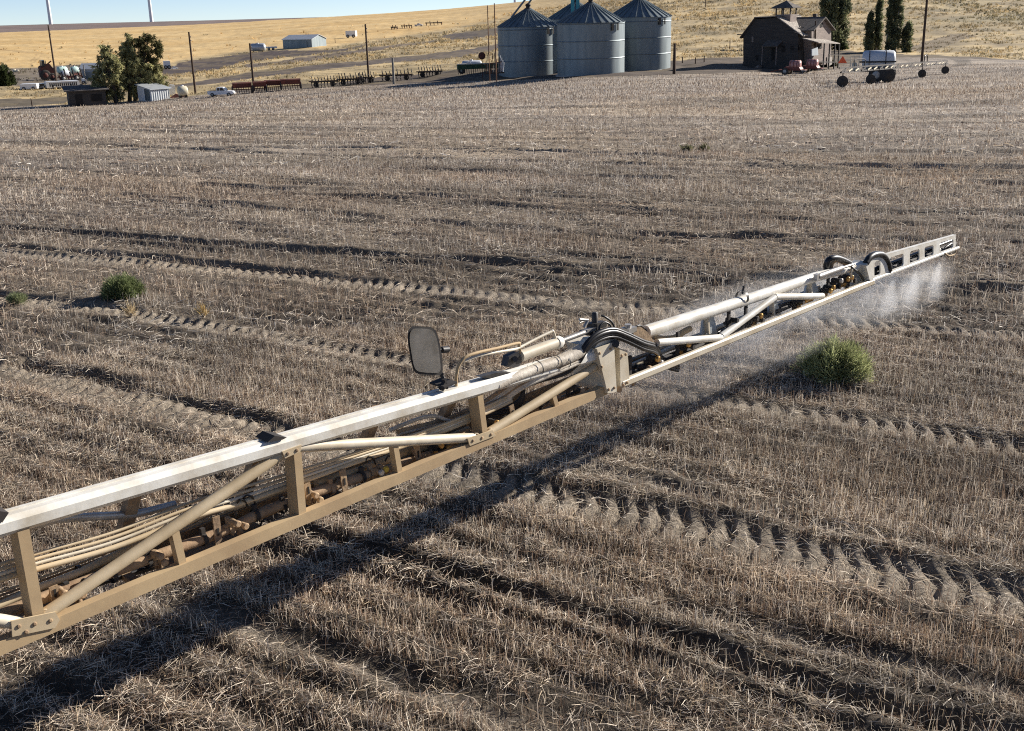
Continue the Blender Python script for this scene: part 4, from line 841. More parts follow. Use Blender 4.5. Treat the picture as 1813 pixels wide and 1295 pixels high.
# ------------------------------------------------------------------ the old grain house
HP = at_r(1413, 157); q = rays(1413, 124.5); HP[2] = CAM[2] + q[2] / math.hypot(q[0], q[1]) * 157
hn = R(216); FN = np.array([math.sin(hn), math.cos(hn), 0]); HE = np.array([math.sin(hn - math.pi / 2), math.cos(hn - math.pi / 2), 0]); HB = -FN
def onplane(x, y, P0, n):
    d = rays(x, y); return CAM + d * (np.dot(np.asarray(P0) - CAM, n) / float(d @ n))
def fp(x, y, off=0.0): return onplane(x, y, HP + FN * off, FN)
house = thing('wooden_house', 'abandoned dark wooden grain house with cupola and ragged roof', 'house', HP)
MD = 7.5
fr = [fp(1316, 131), fp(1316, 62), fp(1337, 34), fp(1378, 32), fp(1413, 58), fp(1413, 127)]
m = MB(); m.prism(fr, HB * MD); P_(house, m, 'wall', 'wood')
def slabp(a, b, back, th, name, mat, over=.3):
    d = _n(b - a); m = MB(); m.prism([a - d * over * .3 - HB * .35, b + d * over - HB * .35, b + d * over + HB * (back + .2), a - d * over * .3 + HB * (back + .2)], Z * th); return P_(house, m, name, mat)
slabp(fr[3] + Z * .02, fr[4] + Z * .02, MD, .14, 'roof', 'shingle2', .9); slabp(fr[2] + Z * .02, fr[1] + Z * .02, MD, .14, 'roof', 'shingle', .6); slabp(fr[2] + Z * .12, fr[3] + Z * .12, MD, .12, 'roof_ridge', 'shingle', .1)
# ragged battens hanging off the right eave
for k in range(20):
    b = RNG.uniform(0, 7); a0 = fr[4] + HB * b + Z * RNG.uniform(.1, .8) - HE * RNG.uniform(.2, 1.2); m = MB(); dd = _n(HE * RNG.uniform(.4, 1) - Z * RNG.uniform(.2, .9) + HB * RNG.uniform(-1, 1)); m.bar(a0, a0 + dd * RNG.uniform(.8, 2), Z, HB, .07, .14); P_(house, m, 'loose_board', 'shingle2')
for (x0, y0, x1, y1, nm, mt) in ((1384, 82, 1390, 92, 'window', 'dark'), (1399, 82, 1405, 88, 'window', 'dark'), (1366, 85, 1371, 107, 'door', 'dark'), (1338, 98, 1342, 108, 'window', 'dark'), (1331, 65, 1334, 75, 'window', 'wood2')):
    m = MB(); m.prism([fp(x0, y0, .03), fp(x1, y0, .03), fp(x1, y1, .03), fp(x0, y1, .03)], FN * .03); wq = P_(house, m, nm, mt)
    if nm == 'window' and mt == 'dark':
        m = MB(); a, b = fp(x0, (y0 + y1) / 2, .07), fp(x1, (y0 + y1) / 2, .07); m.bar(a, b, Z, FN, .06, .03); P_(wq, m, 'mullion', 'wood')
m = MB(); m.prism([fp(1348, 83, 1.2), fp(1376, 83, 1.2), fp(1386, 73, .02), fp(1358, 73, .02)], Z * .08); P_(house, m, 'awning', 'shingle')
for x in (1350, 1375):
    m = MB(); m.bar(fp(x, 83, 1.1), fp(x, 83, 1.1) - Z * 2.4, HE, FN, .1, .1); P_(house, m, 'awning_post', 'wood2')
m = MB(); m.prism([fp(1315.5, 110, .06), fp(1413.5, 109, .06), fp(1413.5, 129, .06), fp(1315.5, 133, .06)], FN * .08); P_(house, m, 'foundation', 'wood')
m = MB(); m.prism([fp(1332, 124, .1), fp(1349, 115, .1), fp(1349, 125, .1)], FN * 1.2); P_(house, m, 'ramp', 'wood2')
m = MB(); m.bar(fr[1] - HE * .9 + Z * .05, fr[1] + HE * .2, Z, FN, .12, .12); P_(house, m, 'loose_board', 'wood')
sideP = fr[5] + HE * .03
def rp(x, y, off=0.0): return onplane(x, y, sideP + HE * off, HE)
for (x0, y0, x1, y1, nm, mt) in ((1415, 81, 1420, 90, 'window', 'dark'),):
    m = MB(); m.prism([rp(x0, y0), rp(x1, y0), rp(x1, y1), rp(x0, y1)], HE * .04); P_(house, m, nm, mt)
# wing with the lit gable
WO = .9
wg = [rp(1437, 118, WO), rp(1437, 53, WO), rp(1456, 32, WO), rp(1471.5, 52, WO), rp(1471.5, 113, WO)]
m = MB(); m.prism(wg, -HE * 7.0); wing = P_(house, m, 'wing', 'wood2')
for a, b in ((wg[2], wg[1]), (wg[2], wg[3])):
    d = _n(b - a); m = MB(); e0, e1 = HE * .5, -HE * 7.2; m.prism([a + e0 - d * .05, b + d * .5 + e0, b + d * .5 + e1, a + e1 - d * .05], Z * .14); P_(house, m, 'roof', 'shingle')
for (x0, y0, x1, y1) in ((1452, 41, 1454, 49), (1454.8, 41, 1456.8, 48), (1447, 79, 1455, 86)):
    m = MB(); m.prism([rp(x0, y0, WO + .02), rp(x1, y0, WO + .02), rp(x1, y1, WO + .02), rp(x0, y1, WO + .02)], HE * .04); P_(house, m, 'window', 'dark')
m = MB(); m.prism([rp(1464, 101, WO + .04), rp(1472.2, 101, WO + .04), rp(1472.2, 114, WO + .04), rp(1464, 119, WO + .04)], HE * .08); P_(house, m, 'foundation', 'conc')
# lean-to porch on posts between house and wing
pr = [rp(1421, 69, WO + .05), rp(1460, 71, WO + .05)]; oe = HE * 2.2 - Z * .55
m = MB(); m.prism([pr[0], pr[1], pr[1] + oe, pr[0] + oe], Z * .1); P_(house, m, 'porch_roof', 'shingle2')
for t in (.3, .55, .8, 1.0):
    a = pr[0] + (pr[1] - pr[0]) * t + HE * 2.1 - Z * .55; m = MB(); m.bar(a, np.array([a[0], a[1], HP[2] - .3]), HE, FN, .16, .16); P_(house, m, 'porch_post', 'wood')
a, b = pr[0] + HE * .05 - Z * 3.0, pr[1] + HE * .05 - Z * 3.0
m = MB(); m.prism([a, b, b + HE * 2.1, a + HE * 2.1], Z * .14); P_(house, m, 'porch_deck', 'wood')
m = MB(); c = a + (b - a) * .82 + HE * 2.1 + Z * 1.0; m.bar(a + (b - a) * .5 + HE * 2.1 + Z * 1.0, b + HE * 2.1 + Z * 1.0, Z, HE, .1, .1); P_(house, m, 'railing', 'wood')
m = MB(); m.prism([rp(1436, 88, 2.6), rp(1446, 84, 2.6), rp(1447, 98, 2.6), rp(1436, 99, 2.6)], HE * .15); P_(house, m, 'hanging_sheet', 'wallm')
# cupola
CC = onplane(1378, 32, HP, FN) + HB * 2.6; hw = 1.08
m = MB(); m.box(CC + Z * -.1, (hw, hw, .5), (HE, HB, Z)); cup = P_(house, m, 'cupola', 'wood2')
for i in (-1, 0, 1):
    for j in (-1, 1):
        if i == 0 and j == 1: continue
        m = MB(); m.bar(CC + HE * hw * .93 * i + HB * hw * .93 * j + Z * .38, CC + HE * hw * .93 * i + HB * hw * .93 * j + Z * 1.25, HE, HB, .15, .15); P_(cup, m, 'post', 'wood')
m = MB(); ev = 1.55; m.add([CC + HE * ev * i + HB * ev * j + Z * 1.2 for i, j in ((-1, -1), (1, -1), (1, 1), (-1, 1))] + [CC + HE * ev * i + HB * ev * j + Z * 1.3 for i, j in ((-1, -1), (1, -1), (1, 1), (-1, 1))] + [CC + Z * 2.2], [(3, 2, 1, 0), (0, 1, 5, 4), (1, 2, 6, 5), (2, 3, 7, 6), (3, 0, 4, 7), (4, 5, 8), (5, 6, 8), (6, 7, 8), (7, 4, 8)]); P_(cup, m, 'cupola_roof', 'shingle')
m = MB(); m.tube([rp(1443.5, 85, WO + .1), rp(1444, 37, WO + .1)], .09, 6); P_(house, m, 'stove_pipe', 'pole')
ch = fp(1443, 30, -9); m = MB(); m.box(ch - Z * .3, (.25, .25, .7), (HE, HB, Z)); P_(house, m, 'chimney', 'wood')
# white board leaning at the house corner
bp0 = hit(1413, 123); L = Loc(bp0); m = MB(); L.prism(m, [(-.16, 0), (-.1, 1.55), (.02, 1.7), (.3, 1.75), (.2, 1.4), (.22, 0)], -.05, .05); tag(m.build('leaning_board', M['white'], None, bp0), 'upright white board between the two red tank wagons', 'board')

# ------------------------------------------------------------------ two red tank wagons
def tank_wagon(xw, yw, label):
    P = hit(xw, yw); L = Loc(P, -18); o = thing('tank_wagon', label, 'farm wagon', P, 'red tank wagons by the house'); s = L.s
    m = MB(); c = L.p(.35, .3, 1.15); m.lathe(c, L.e, [(0, .3), (.08, .58), (1.3, .58), (1.38, .3)], 20); P_(o, m, 'tank', 'pink')
    m = MB(); m.bar(L.p(-.9, .3, .6), L.p(2.4, .3, .6), Z, L.f, .12, .9); P_(o, m, 'frame', 'red')
    m = MB(); L.prism(m, [(-.25, .66), (1.9, .66), (1.7, .95), (-.1, .95)], -.28, .9); P_(o, m, 'saddle', 'red')
    for k in range(3): m = MB(); m.lathe(L.p(.55 + k * .4, .3, 1.15), L.e, [(0, .6), (.06, .6)], 20, False); P_(o, m, 'strap', 'red')
    wheel(o, L, 0, -.35, .44, .26); wheel(o, L, .1, 1.0, .44, .26)
    m = MB(); m.tube([L.p(-.9, .3, .62), L.p(-2.0, .2, .35)], .06, 6); P_(o, m, 'drawbar', 'dred')
    m = MB(); m.bar(L.p(2.0, -.3, .55), L.p(2.6, -.3, .5), Z, L.f, .1, .1); P_(o, m, 'bumper', 'conc')
tank_wagon(1391, 133.2, 'left one of two red tank wagons, standing in front of the dark house wall'); tank_wagon(1422, 130, 'right one of two red tank wagons, in front of the porch')
for x, y, h, lb in ((1460, 112, 1.0, 'low dark bush right of the porch'),):
    pass

# ------------------------------------------------------------------ trailed field sprayer with outrigger wheels
A0, A1 = hit(1491, 155), hit(1673, 131.5); BC = hit(1553, 146); BC = BC * .985 + CAM * .015; BC[2] = float(base_z(BC[0], BC[1]))
o = thing('sprayer_trailer', 'old trailed sprayer with white tank, long boom and small outrigger wheels', 'sprayer trailer', BC); L = Loc(BC, 0)
bd = _n(np.array([A1[0] - A0[0], A1[1] - A0[1], 0])); bl = math.hypot(*(A1 - A0)[:2]); bn = np.array([-bd[1], bd[0], 0])
q0 = A0 + Z * 1.15 - bd * .8; q1 = A1 + Z * 1.05 + bd * 1.4
for k, (dz, db) in enumerate(((0, 0), (.34, .12))):
    m = MB(); m.bar(q0 + Z * dz + bn * db, q1 + Z * dz + bn * db, bn, Z, .10, .10); P_(o, m, 'boom_rail', 'iron')
nb = 22
for k in range(nb):
    a = q0 + (q1 - q0) * (k / nb); b = q0 + (q1 - q0) * ((k + .55) / nb); m = MB(); m.bar(a + Z * .06 - bn * .09, b + Z * .22 - bn * .06, bn, Z, .05, .10); P_(o, m, 'boom_brace', 'cream' if k % 3 else 'iron')
    m = MB(); m.bar(b, a + (q1 - q0) / nb + Z * .34 + bn * .12, bn, Z, .08, .08); P_(o, m, 'boom_brace', 'iron')
for t, yy in ((.0, 0), (.0, 1), (.0, 2), (.0, 3)):
    px, py = ((1491, 155), (1541, 149.5), (1632, 138), (1673, 131.5))[yy]; wp = hit(px, py); LL = Loc(wp, 0); wheel(o, LL, 0, 0, .44 if yy < 2 else .42, .2, 'outrigger_wheel', 'tyre')
    m = MB(); m.bar(wp + Z * .45 + LL.f * .15, wp + Z * 1.2 + LL.f * .15, LL.e, LL.f, .09, .08); P_(o, m, 'wheel_fork', 'iron')
m = MB(); c = L.p(-1.55, 1.2, 2.05); m.lathe(c, L.e, [(0, .25), (.06, .66), (.2, .86), (1.5, .9), (2.85, .86), (3.02, .66), (3.08, .25)], 24); tk = P_(o, m, 'tank', 'tank')
for k in range(2): m = MB(); m.lathe(L.p(-.9 + 1.5 * k, 1.2, 2.05), L.e, [(0, .93), (.07, .93)], 24, False); P_(tk, m, 'tank_strap', 'iron')
m = MB(); L.box(m, (-1.6, 1.6), (.2, 2.2), (1.0, 1.14)); P_(o, m, 'chassis', 'iron')
m = MB(); L.box(m, (-1.75, 1.6), (.27, .33), (1.84, 1.98)); P_(o, m, 'tank_rail', 'iron')
m = MB(); L.box(m, (-2.6, -1.75), (.4, 1.6), (1.0, 1.12)); plat = P_(o, m, 'platform', 'iron')
for a in (-2.55, -2.2, -1.8):
    m = MB(); m.tube([L.p(a, .45, 1.1), L.p(a, .45, 2.5)], .035, 6); P_(o, m, 'ladder_rail', 'cream')
m = MB(); m.tube([L.p(-2.55, .45, 2.45), L.p(-1.8, .45, 2.45)], .035, 6); P_(o, m, 'ladder_rail', 'cream')
m = MB(); m.lathe(L.p(-2.2, .7, 1.15), Z, [(0, .25), (.6, .25), (.7, .1)], 12); P_(o, m, 'induction_drum', 'cream')
for a, b, rm in ((-.15, .1, 'rim'), (.9, .0, 'tyre')):
    wheel(o, L, a, b, .72, .55, 'wheel', rm)
wheel(o, L, -.1, 2.2, .72, .5, 'wheel', 'rim'); wheel(o, L, .95, 2.2, .72, .5, 'wheel', 'rim')
tr = q0 + Z * .75 - bn * .1; m = MB(); e = Loc(q0).e; m.prism([tr - e * .34 - Z * .05, tr + e * .34 - Z * .05, tr + Z * .5], Loc(q0).f * .03); P_(o, m, 'warning_triangle', 'orange')
m = MB(); m.tube(bez([q0 + (q1 - q0) * .7 + Z * .4, q0 + (q1 - q0) * .705 + Z * .95, q0 + (q1 - q0) * .73 + Z * .98, q0 + (q1 - q0) * .735 + Z * .4], 6), .05, 6); P_(o, m, 'hose_loop', 'hose')
m = MB(); m.tube(bez([q0 + (q1 - q0) * .09 + Z * .4, q0 + (q1 - q0) * .09 + Z * .9, q0 + (q1 - q0) * .16 + Z * .9, q0 + (q1 - q0) * .16 + Z * .4], 5), .04, 6); P_(o, m, 'rack_frame', 'iron')

# ------------------------------------------------------------------ sheds on the left and on the hill
def shed(P, yaw, wd, dp, h0, h1, name, label, cat, wallmat, roofmat, ridge=None, over=.25):
    """ridge None: mono-pitch, h0 wall at front eave and h1 at the back; else a gable running along a"""
    L = Loc(P, yaw); o = thing(name, label, cat, P)
    if ridge is None:
        m = MB(); m.prism([L.p(-wd / 2, 0, -.4), L.p(-wd / 2, 0, h0), L.p(-wd / 2, dp, h1), L.p(-wd / 2, dp, -.4)], L.e * wd); P_(o, m, 'wall', wallmat)
        s = (h1 - h0) / dp; m = MB(); m.prism([L.p(-wd / 2 - over, -over, h0 - s * over + .02), L.p(-wd / 2 - over, dp + over, h1 + s * over + .02), L.p(-wd / 2 - over, dp + over, h1 + s * over + .12), L.p(-wd / 2 - over, -over, h0 - s * over + .12)], L.e * (wd + 2 * over)); P_(o, m, 'roof', roofmat)
    else:
        m = MB(); m.prism([L.p(-wd / 2, 0, -.4), L.p(-wd / 2, 0, h0), L.p(-wd / 2, dp / 2, ridge), L.p(-wd / 2, dp, h0), L.p(-wd / 2, dp, -.4)], L.e * wd); P_(o, m, 'wall', wallmat)
        for b0, b1 in ((-over, dp / 2), (dp + over, dp / 2)):
            s = (ridge - h0) / (dp / 2); z0 = h0 - s * over; m = MB(); m.prism([L.p(-wd / 2 - over, b0, z0 + .02), L.p(-wd / 2 - over, b1, ridge + .02), L.p(-wd / 2 - over, b1, ridge + .12), L.p(-wd / 2 - over, b0, z0 + .12)], L.e * (wd + 2 * over)); P_(o, m, 'roof', roofmat)
    return o, L
P = hit(285, 177.5); s = mpp(P)
o, L = shed(P, 34, 38 * s, 40 * s, 19 * s, 26 * s, 'metal_shed', 'small white ribbed metal shed with sloping roof by the trees', 'shed', 'white', 'roofm')
for k in range(9): m = MB(); a = (-18 + k * 4.5) * s; L.box(m, (a - .035, a + .035), (-.05, -.0), (0, 18 * s)); P_(o, m, 'rib', 'wallm')
m = MB(); m.prism([L.p(-19.2 * s, 3 * s, 0), L.p(-19.2 * s, 18 * s, 0), L.p(-19.2 * s, 18 * s, 20 * s), L.p(-19.2 * s, 3 * s, 18.5 * s)], -L.e * .05); P_(o, m, 'door', 'galv')
P = hit(157, 187.5); s = mpp(P); o, L = shed(P, 4, 62 * s, 4, 26 * s, 31 * s, 'old_shed', 'low dark wooden shed in the shade under the trees', 'shed', 'wood', 'shingle', None, .5)
m = MB(); L.box(m, (-20 * s, -9 * s), (-.06, 0), (0, 20 * s)); P_(o, m, 'door', 'dark'); m = MB(); L.box(m, (6 * s, 24 * s), (-.06, 0), (7 * s, 19 * s)); P_(o, m, 'window', 'dark')
P = hit(161, 142); s = mpp(P); o, L = shed(P, -18, 32 * s, 34 * s, 19 * s, 19 * s, 'metal_barn', 'grey metal barn partly hidden by the feathery trees', 'barn', 'wallm', 'roofm', 27 * s)
m = MB(); L.box(m, (-8 * s, 5 * s), (-.06, 0), (0, 14 * s)); P_(o, m, 'door', 'galv')
P = hit(527, 86); L0 = Loc(P); s = L0.s; 
o, L = shed(P, -33, 60 * s, 48 * s, 15 * s, 15 * s, 'hill_shed', 'grey steel machine shed on the golden slope', 'shed', 'galv', 'roofm', 22 * s)
m = MB(); L.box(m, (-24 * s, 20 * s), (-.1, 0), (0, 12 * s)); P_(o, m, 'door', 'galv')

# ------------------------------------------------------------------ tanks, trailers, trucks and machines
def lying_tank(xb, yb, wpx, hpx, label, mat='tank', yaw=0, name='storage_tank', cat='tank', legs=True, grp=None):
    P = hit(xb, yb); L = Loc(P, yaw); s = L.s; o = thing(name, label, cat, P, grp); w = wpx * s; r = hpx * s / 2; z0 = .25 if legs else 0
    m = MB(); m.lathe(L.p(-w / 2, r, r + z0), L.e, [(0, r * .4), (w * .04, r * .85), (w * .12, r), (w * .88, r), (w * .96, r * .85), (w, r * .4)], 20); P_(o, m, 'shell', mat)
    for t in (-.3, .3): m = MB(); L.box(m, (t * w - .12, t * w + .12), (r * .5, r * 1.5), (-.2, z0 + r * .3)); P_(o, m, 'saddle', 'iron')
    m = MB(); m.lathe(L.p(0, r, 2 * r + z0 - .03), Z, [(0, r * .3), (.12, r * .3), (.16, r * .2)], 12); P_(o, m, 'lid', 'white')
    return o, L
lying_tank(327, 174, 17, 17, 'cream round tank beside the white shed', 'cream', 15)
P = hit(306, 170.5); L = Loc(P); m = MB(); L.prism(m, [(-.42, 0), (-.42, 1.35), (-.2, 1.55), (.36, 1.5), (.42, 1.2), (.42, 0)], 0, .9); tag(m.build('white_tote', M['white'], None, P), 'small white tote box behind the metal shed corner', 'tote')
P = hit(318, 172.5); m = MB(); L = Loc(P); m.prism([L.p(-1.4, -.5, -.1), L.p(1.3, -.5, -.1), L.p(.6, -.1, .32), L.p(-.5, -.1, .45)], L.f * 1.2); tag(m.build('brush_pile', M['dred'], None, P), 'low dark pile between shed and cream tank', 'brush pile')
o, L = lying_tank(456, 93, 27, 13.5, 'pale steel tank lying on the slope left of the hill shed', 'roofm', -12)
P = hit(480, 89.5); L = Loc(P, 8); s = L.s; o = thing('flat_trailer', 'low pale flat trailer between the steel tank and the hill shed', 'trailer', P); m = MB(); L.box(m, (-10 * s, 11 * s), (0, 2), (.6, .6 + 2.5 * s)); P_(o, m, 'deck', 'white'); wheel(o, L, -.6, -.05, .4, .2); wheel(o, L, .6, -.05, .4, .2)
def box_trailer(x, y, wpx, hpx, yaw, label, mat='white', name='box_trailer', dep=2.2, dark=False):
    P = hit(x, y); L = Loc(P, yaw); s = L.s; o = thing(name, label, 'trailer', P); w = wpx * s; h = hpx * s; g = min(.45, h * .2)
    m = MB(); m.prism([L.p(-w / 2, 0, g), L.p(w / 2, 0, g), L.p(w / 2, 0, h * .95), L.p(w / 2 - .1, 0, h), L.p(-w / 2 + .1, 0, h), L.p(-w / 2, 0, h * .95)], L.f * dep); P_(o, m, 'body', mat)
    for a in (-w * .28, w * .28): wheel(o, L, a, -.05, g + .08, .2)
    return o, L, w, h
box_trailer(51, 160.5, 28, 11, -10, 'white box trailer at the far left yard edge')
o, L, w_, h_ = box_trailer(77, 157.5, 14, 9, 10, 'small pale caravan between box trailer and slatted trailer', 'roofm', 'caravan'); m = MB(); L.box(m, (-.5, .2), (-.04, 0), (.45, .8)); P_(o, m, 'window', 'glass')
o, L, w_, h_ = box_trailer(113, 157, 55, 12.5, 9, 'long white slatted trailer with dark gaps along its side', 'white', 'slatted_trailer')
for k in range(14): a = -w_ * .40 + k * w_ * .8 / 13; m = MB(); m.prism([L.p(a - .09, -.03, h_ * .32), L.p(a + .09, -.03, h_ * .32), L.p(a + .09, -.03, h_ * .82), L.p(a - .09, -.03, h_ * .82)], L.f * .02); P_(o, m, 'slat_gap', 'dark')
o, L, w_, h_ = box_trailer(150, 149, 7, 9, 5, 'little white box standing in front of the grey barn', 'white', 'box_trailer', 1.2)
def truck(x, y, lpx, yaw, label, flip=1, name='pickup_truck', cat='pickup truck'):
    P = hit(x, y); L = Loc(P, yaw); ln = lpx * L.s; k = ln / 5.5; o = thing(name, label, cat, P); F = flip
    A = lambda a: a * k * F
    W = 1.9 * k
    m = MB(); prof = [(-2.7, .5), (-2.72, 1.12), (-.75, 1.14), (.95, 1.14), (2.35, 1.06), (2.66, .92), (2.7, .5), (2.2, .42), (-2.2, .42)]
    m.prism([L.p(A(a), 0, c * k) for a, c in prof], L.f * W); body = P_(o, m, 'body', 'white')
    m = MB(); m.prism([L.p(A(a), .08 * k, c * k) for a, c in [(-.95, 1.1), (-.8, 1.78), (-.6, 1.86), (.45, 1.86), (.62, 1.8), (1.25, 1.1)]], L.f * (W - .16 * k)); cab = P_(o, m, 'cab', 'white')
    for pr in ([(-.75, 1.2), (-.62, 1.72), (-.2, 1.75), (-.2, 1.2)], [(-.1, 1.2), (-.1, 1.75), (.42, 1.75), (.85, 1.2)]):
        m = MB(); m.prism([L.p(A(a), .06 * k, c * k) for a, c in pr], L.f * .02); P_(cab, m, 'side_window', 'glass')
    m = MB(); m.prism([L.p(A(.72), .2 * k, 1.76 * k), L.p(A(1.27), .15 * k, 1.14 * k), L.p(A(1.27), W - .15 * k, 1.14 * k), L.p(A(.72), W - .2 * k, 1.76 * k)], L.e * F * .02); P_(cab, m, 'windscreen', 'glass')
    m = MB(); m.prism([L.p(A(a), .15 * k, 1.15 * k) for a in (-2.6, -1.0)] + [L.p(A(a), W - .15 * k, 1.15 * k) for a in (-1.0, -2.6)], Z * .01); P_(o, m, 'bed', 'iron')
    for a in (-1.75, 1.7):
        for b in (.1 * k, W - .1 * k): wheel(o, L, A(a), b, .40 * k, .26 * k)
    m = MB(); L.box(m, tuple(sorted((A(2.66), A(2.8)))), (0, W), (.45 * k, .66 * k)); P_(o, m, 'bumper', 'steel')
    for b in (.25 * k, W - .25 * k): m = MB(); L.box(m, tuple(sorted((A(2.6), A(2.71)))), (b - .15 * k, b + .15 * k), (.74 * k, .9 * k)); P_(o, m, 'headlight', 'glass')
truck(391, 171.5, 47, -14, 'white pickup truck parked at the field edge by the red drills')
truck(310, 123, 13, 20, 'small white truck near the trees on the upper yard', name='farm_truck', cat='truck')
o, L, w_, h_ = box_trailer(297, 123, 11, 14, 5, 'white box body standing left of the small white truck', 'white', 'box_trailer')
o, L, w_, h_ = box_trailer(621, 67.5, 18, 12, -15, 'white trailer alone on the golden hill right of the shed', 'white')
truck(741, 47, 15, -10, 'tiny white truck far up the golden hill', name='farm_truck', cat='truck')
for x, y, w_, lb in ((698, 53, 12, 'left rusty implement far up the golden hill'), (720, 50.5, 19, 'right rusty implement next to the tiny hill truck'), (768, 45, 30, 'long low row of rusty iron right of the hill truck')):
    P = hit(x, y); L = Loc(P, -8); s = L.s; o = thing('hill_implement', lb, 'farm implement', P); m = MB(); m.bar(L.p(-w_ / 2 * s, 0, .9), L.p(w_ / 2 * s, 0, .9), Z, L.f, .35, .6); P_(o, m, 'frame', 'iron')
    for k in range(5): m = MB(); a = (-.45 + .225 * k) * w_ * s; m.tube([L.p(a, 0, 1.2 + .5 * (k % 2)), L.p(a + .2, .1, -.1)], .16, 6); P_(o, m, 'shank', 'dred')
# red grain drills in a row
def grain_drill(x, y, wpx, label):
    P = hit(x, y); L = Loc(P, 6); s = L.s; w = wpx * s; o = thing('grain_drill', label, 'grain drill', P, 'old red grain drills along the field edge')
    m = MB(); m.prism([L.p(-w / 2, 0, .75), L.p(-w / 2, -.15, 1.35), L.p(-w / 2, .6, 1.35), L.p(-w / 2, .45, .75)], L.e * w); P_(o, m, 'hopper', 'red')
    m = MB(); m.prism([L.p(-w / 2 - .04, -.2, 1.36), L.p(-w / 2 - .04, .65, 1.36), L.p(-w / 2 - .04, .3, 1.5)], L.e * (w + .08)); P_(o, m, 'lid', 'dred')
    m = MB(); m.bar(L.p(-w / 2, -.1, .55), L.p(w / 2, -.1, .55), Z, L.f, .12, .12); P_(o, m, 'frame', 'dred')
    for k in range(8): a = -w * .44 + k * w * .88 / 7; m = MB(); m.tube([L.p(a, .1, .75), L.p(a + .05, -.25, .05)], .045, 6); P_(o, m, 'seed_tube', 'iron')
    for a in (-w / 2 - .05, w / 2 + .05): wheel(o, L, a, .3, .52, .14, 'wheel', 'dred', L.e)
grain_drill(430, 166, 33, 'red grain drill right behind the white pickup'); grain_drill(461, 164, 22, 'red grain drill just right of the pole among the drills'); grain_drill(484, 161.5, 28, 'red grain drill third from the pickup'); grain_drill(516, 159.5, 34, 'rightmost and largest red grain drill in the row')
# dark cultivators, rods and tines
def cultivator(x, y, wpx, label, n=26):
    P = hit(x, y); L = Loc(P, 10); s = L.s; w = wpx * s; o = thing('cultivator', label, 'cultivator', P, 'dark cultivators along the field edge')
    for b, c in ((0, .75), (.9, .8), (1.8, .75)):
        m = MB(); m.bar(L.p(-w / 2, b, c), L.p(w / 2, b, c), Z, L.f, .15, .14); P_(o, m, 'frame_bar', 'dred' if b else 'iron')
    for k in range(n):
        a = -w * .47 + k * w * .94 / (n - 1); b = (k % 3) * .9; hh = RNG.uniform(1.0, 1.7); m = MB(); m.tube(bez([L.p(a, b, hh), L.p(a + .08, b - .25, .9), L.p(a, b + .2, .45), L.p(a + .05, b - .1, 0)], 3), .055, 5); P_(o, m, 'shank', 'iron')
    for a in (-w * .3, w * .3): wheel(o, L, a, .4, .38, .2, 'wheel', 'iron')
cultivator(576, 155, 50, 'leftmost dark cultivator, right of the red grain drills'); cultivator(622, 151, 44, 'dark cultivator right of the leftmost one, before the pole'); cultivator(650, 148, 26, 'short dark cultivator in front of the pole', 16)
cultivator(704, 143.5, 58, 'dark cultivator behind the short grey post'); cultivator(762, 137, 44, 'rightmost dark cultivator, left of the green drill')
# green drill with a white tank behind and a clutter of rods
P = hit(856, 131); L = Loc(P, 9); s = L.s; o = thing('seed_drill', 'green seed drill with a row of dark tines beside the leftmost bin', 'seed drill', P); w_ = 92 * s
m = MB(); m.prism([L.p(-w_ / 2, 0, .7), L.p(-w_ / 2, -.1, 1.35), L.p(-w_ / 2, .7, 1.35), L.p(-w_ / 2, .6, .7)], L.e * w_); P_(o, m, 'hopper', 'green')
m = MB(); m.bar(L.p(-w_ / 2, .2, 1.42), L.p(w_ / 2, .2, 1.42), Z, L.f, .12, .7); P_(o, m, 'lid', 'cream')
for k in range(24): a = -w_ * .49 + k * w_ * .98 / 23; m = MB(); m.tube([L.p(a, .2, .75), L.p(a, -.15, .02)], .05, 5); P_(o, m, 'tine', 'iron')
for a in (-.4, .4): wheel(o, L, a * w_, 1.0, .5, .25)
o, L = lying_tank(837, 124, 36, 13, 'white tank lying behind the green seed drill', 'tank', 12)
m = MB(); L.box(m, (-2.2, 2.2), (-.1, -.03), (.55, .7)); P_(o, m, 'rail', 'iron'); m = MB(); L.box(m, (-.72, -.45), (-.14, .0), (.2, 1.25)); P_(o, m, 'band', 'white')
P = at_r(870, 152); L = Loc(P, 8); o = thing('folded_harrow', 'upright folded harrow of rusty rods between tank and leftmost bin', 'harrow', P)
for k in range(11):
    a = -.9 + k * .22; m = MB(); m.tube([L.p(a, 0, .9), L.p(a + RNG.uniform(-.2, .25), RNG.uniform(-.3, .3), RNG.uniform(2.2, 3.6))], .05, 5); P_(o, m, 'rod', ('iron', 'rustpipe', 'greypole')[k % 3])
m = MB(); m.bar(L.p(-1, 0, .95), L.p(1.7, 0, 1.0), Z, L.f, .16, .2); P_(o, m, 'frame', 'iron')
m = MB(); m.bar(L.p(-1, 0, 2.1), L.p(1.4, 0, 2.4), Z, L.f, .1, .1); P_(o, m, 'cross_bar', 'rustpipe')
for k in range(4): m = MB(); m.tube([L.p(1.2 + .12 * k, .1, 1), L.p(1.25 + .15 * k, .1, 3.2 - .3 * k)], .06, 5); P_(o, m, 'rod', 'tank')
P = at_r(853.5, 156); L = Loc(P); m = MB(); c = L.p(0, 0, 3.1); m.lathe(c, -L.f, [(0, .3), (.02, .5), (.12, .5), (.14, .3)], 14); m.tube([L.p(0, .05, -.2), c], .05, 5); tag(m.build('round_marker', M['dred'], None, P), 'rusty round disc on a stem above the white tank', 'marker')
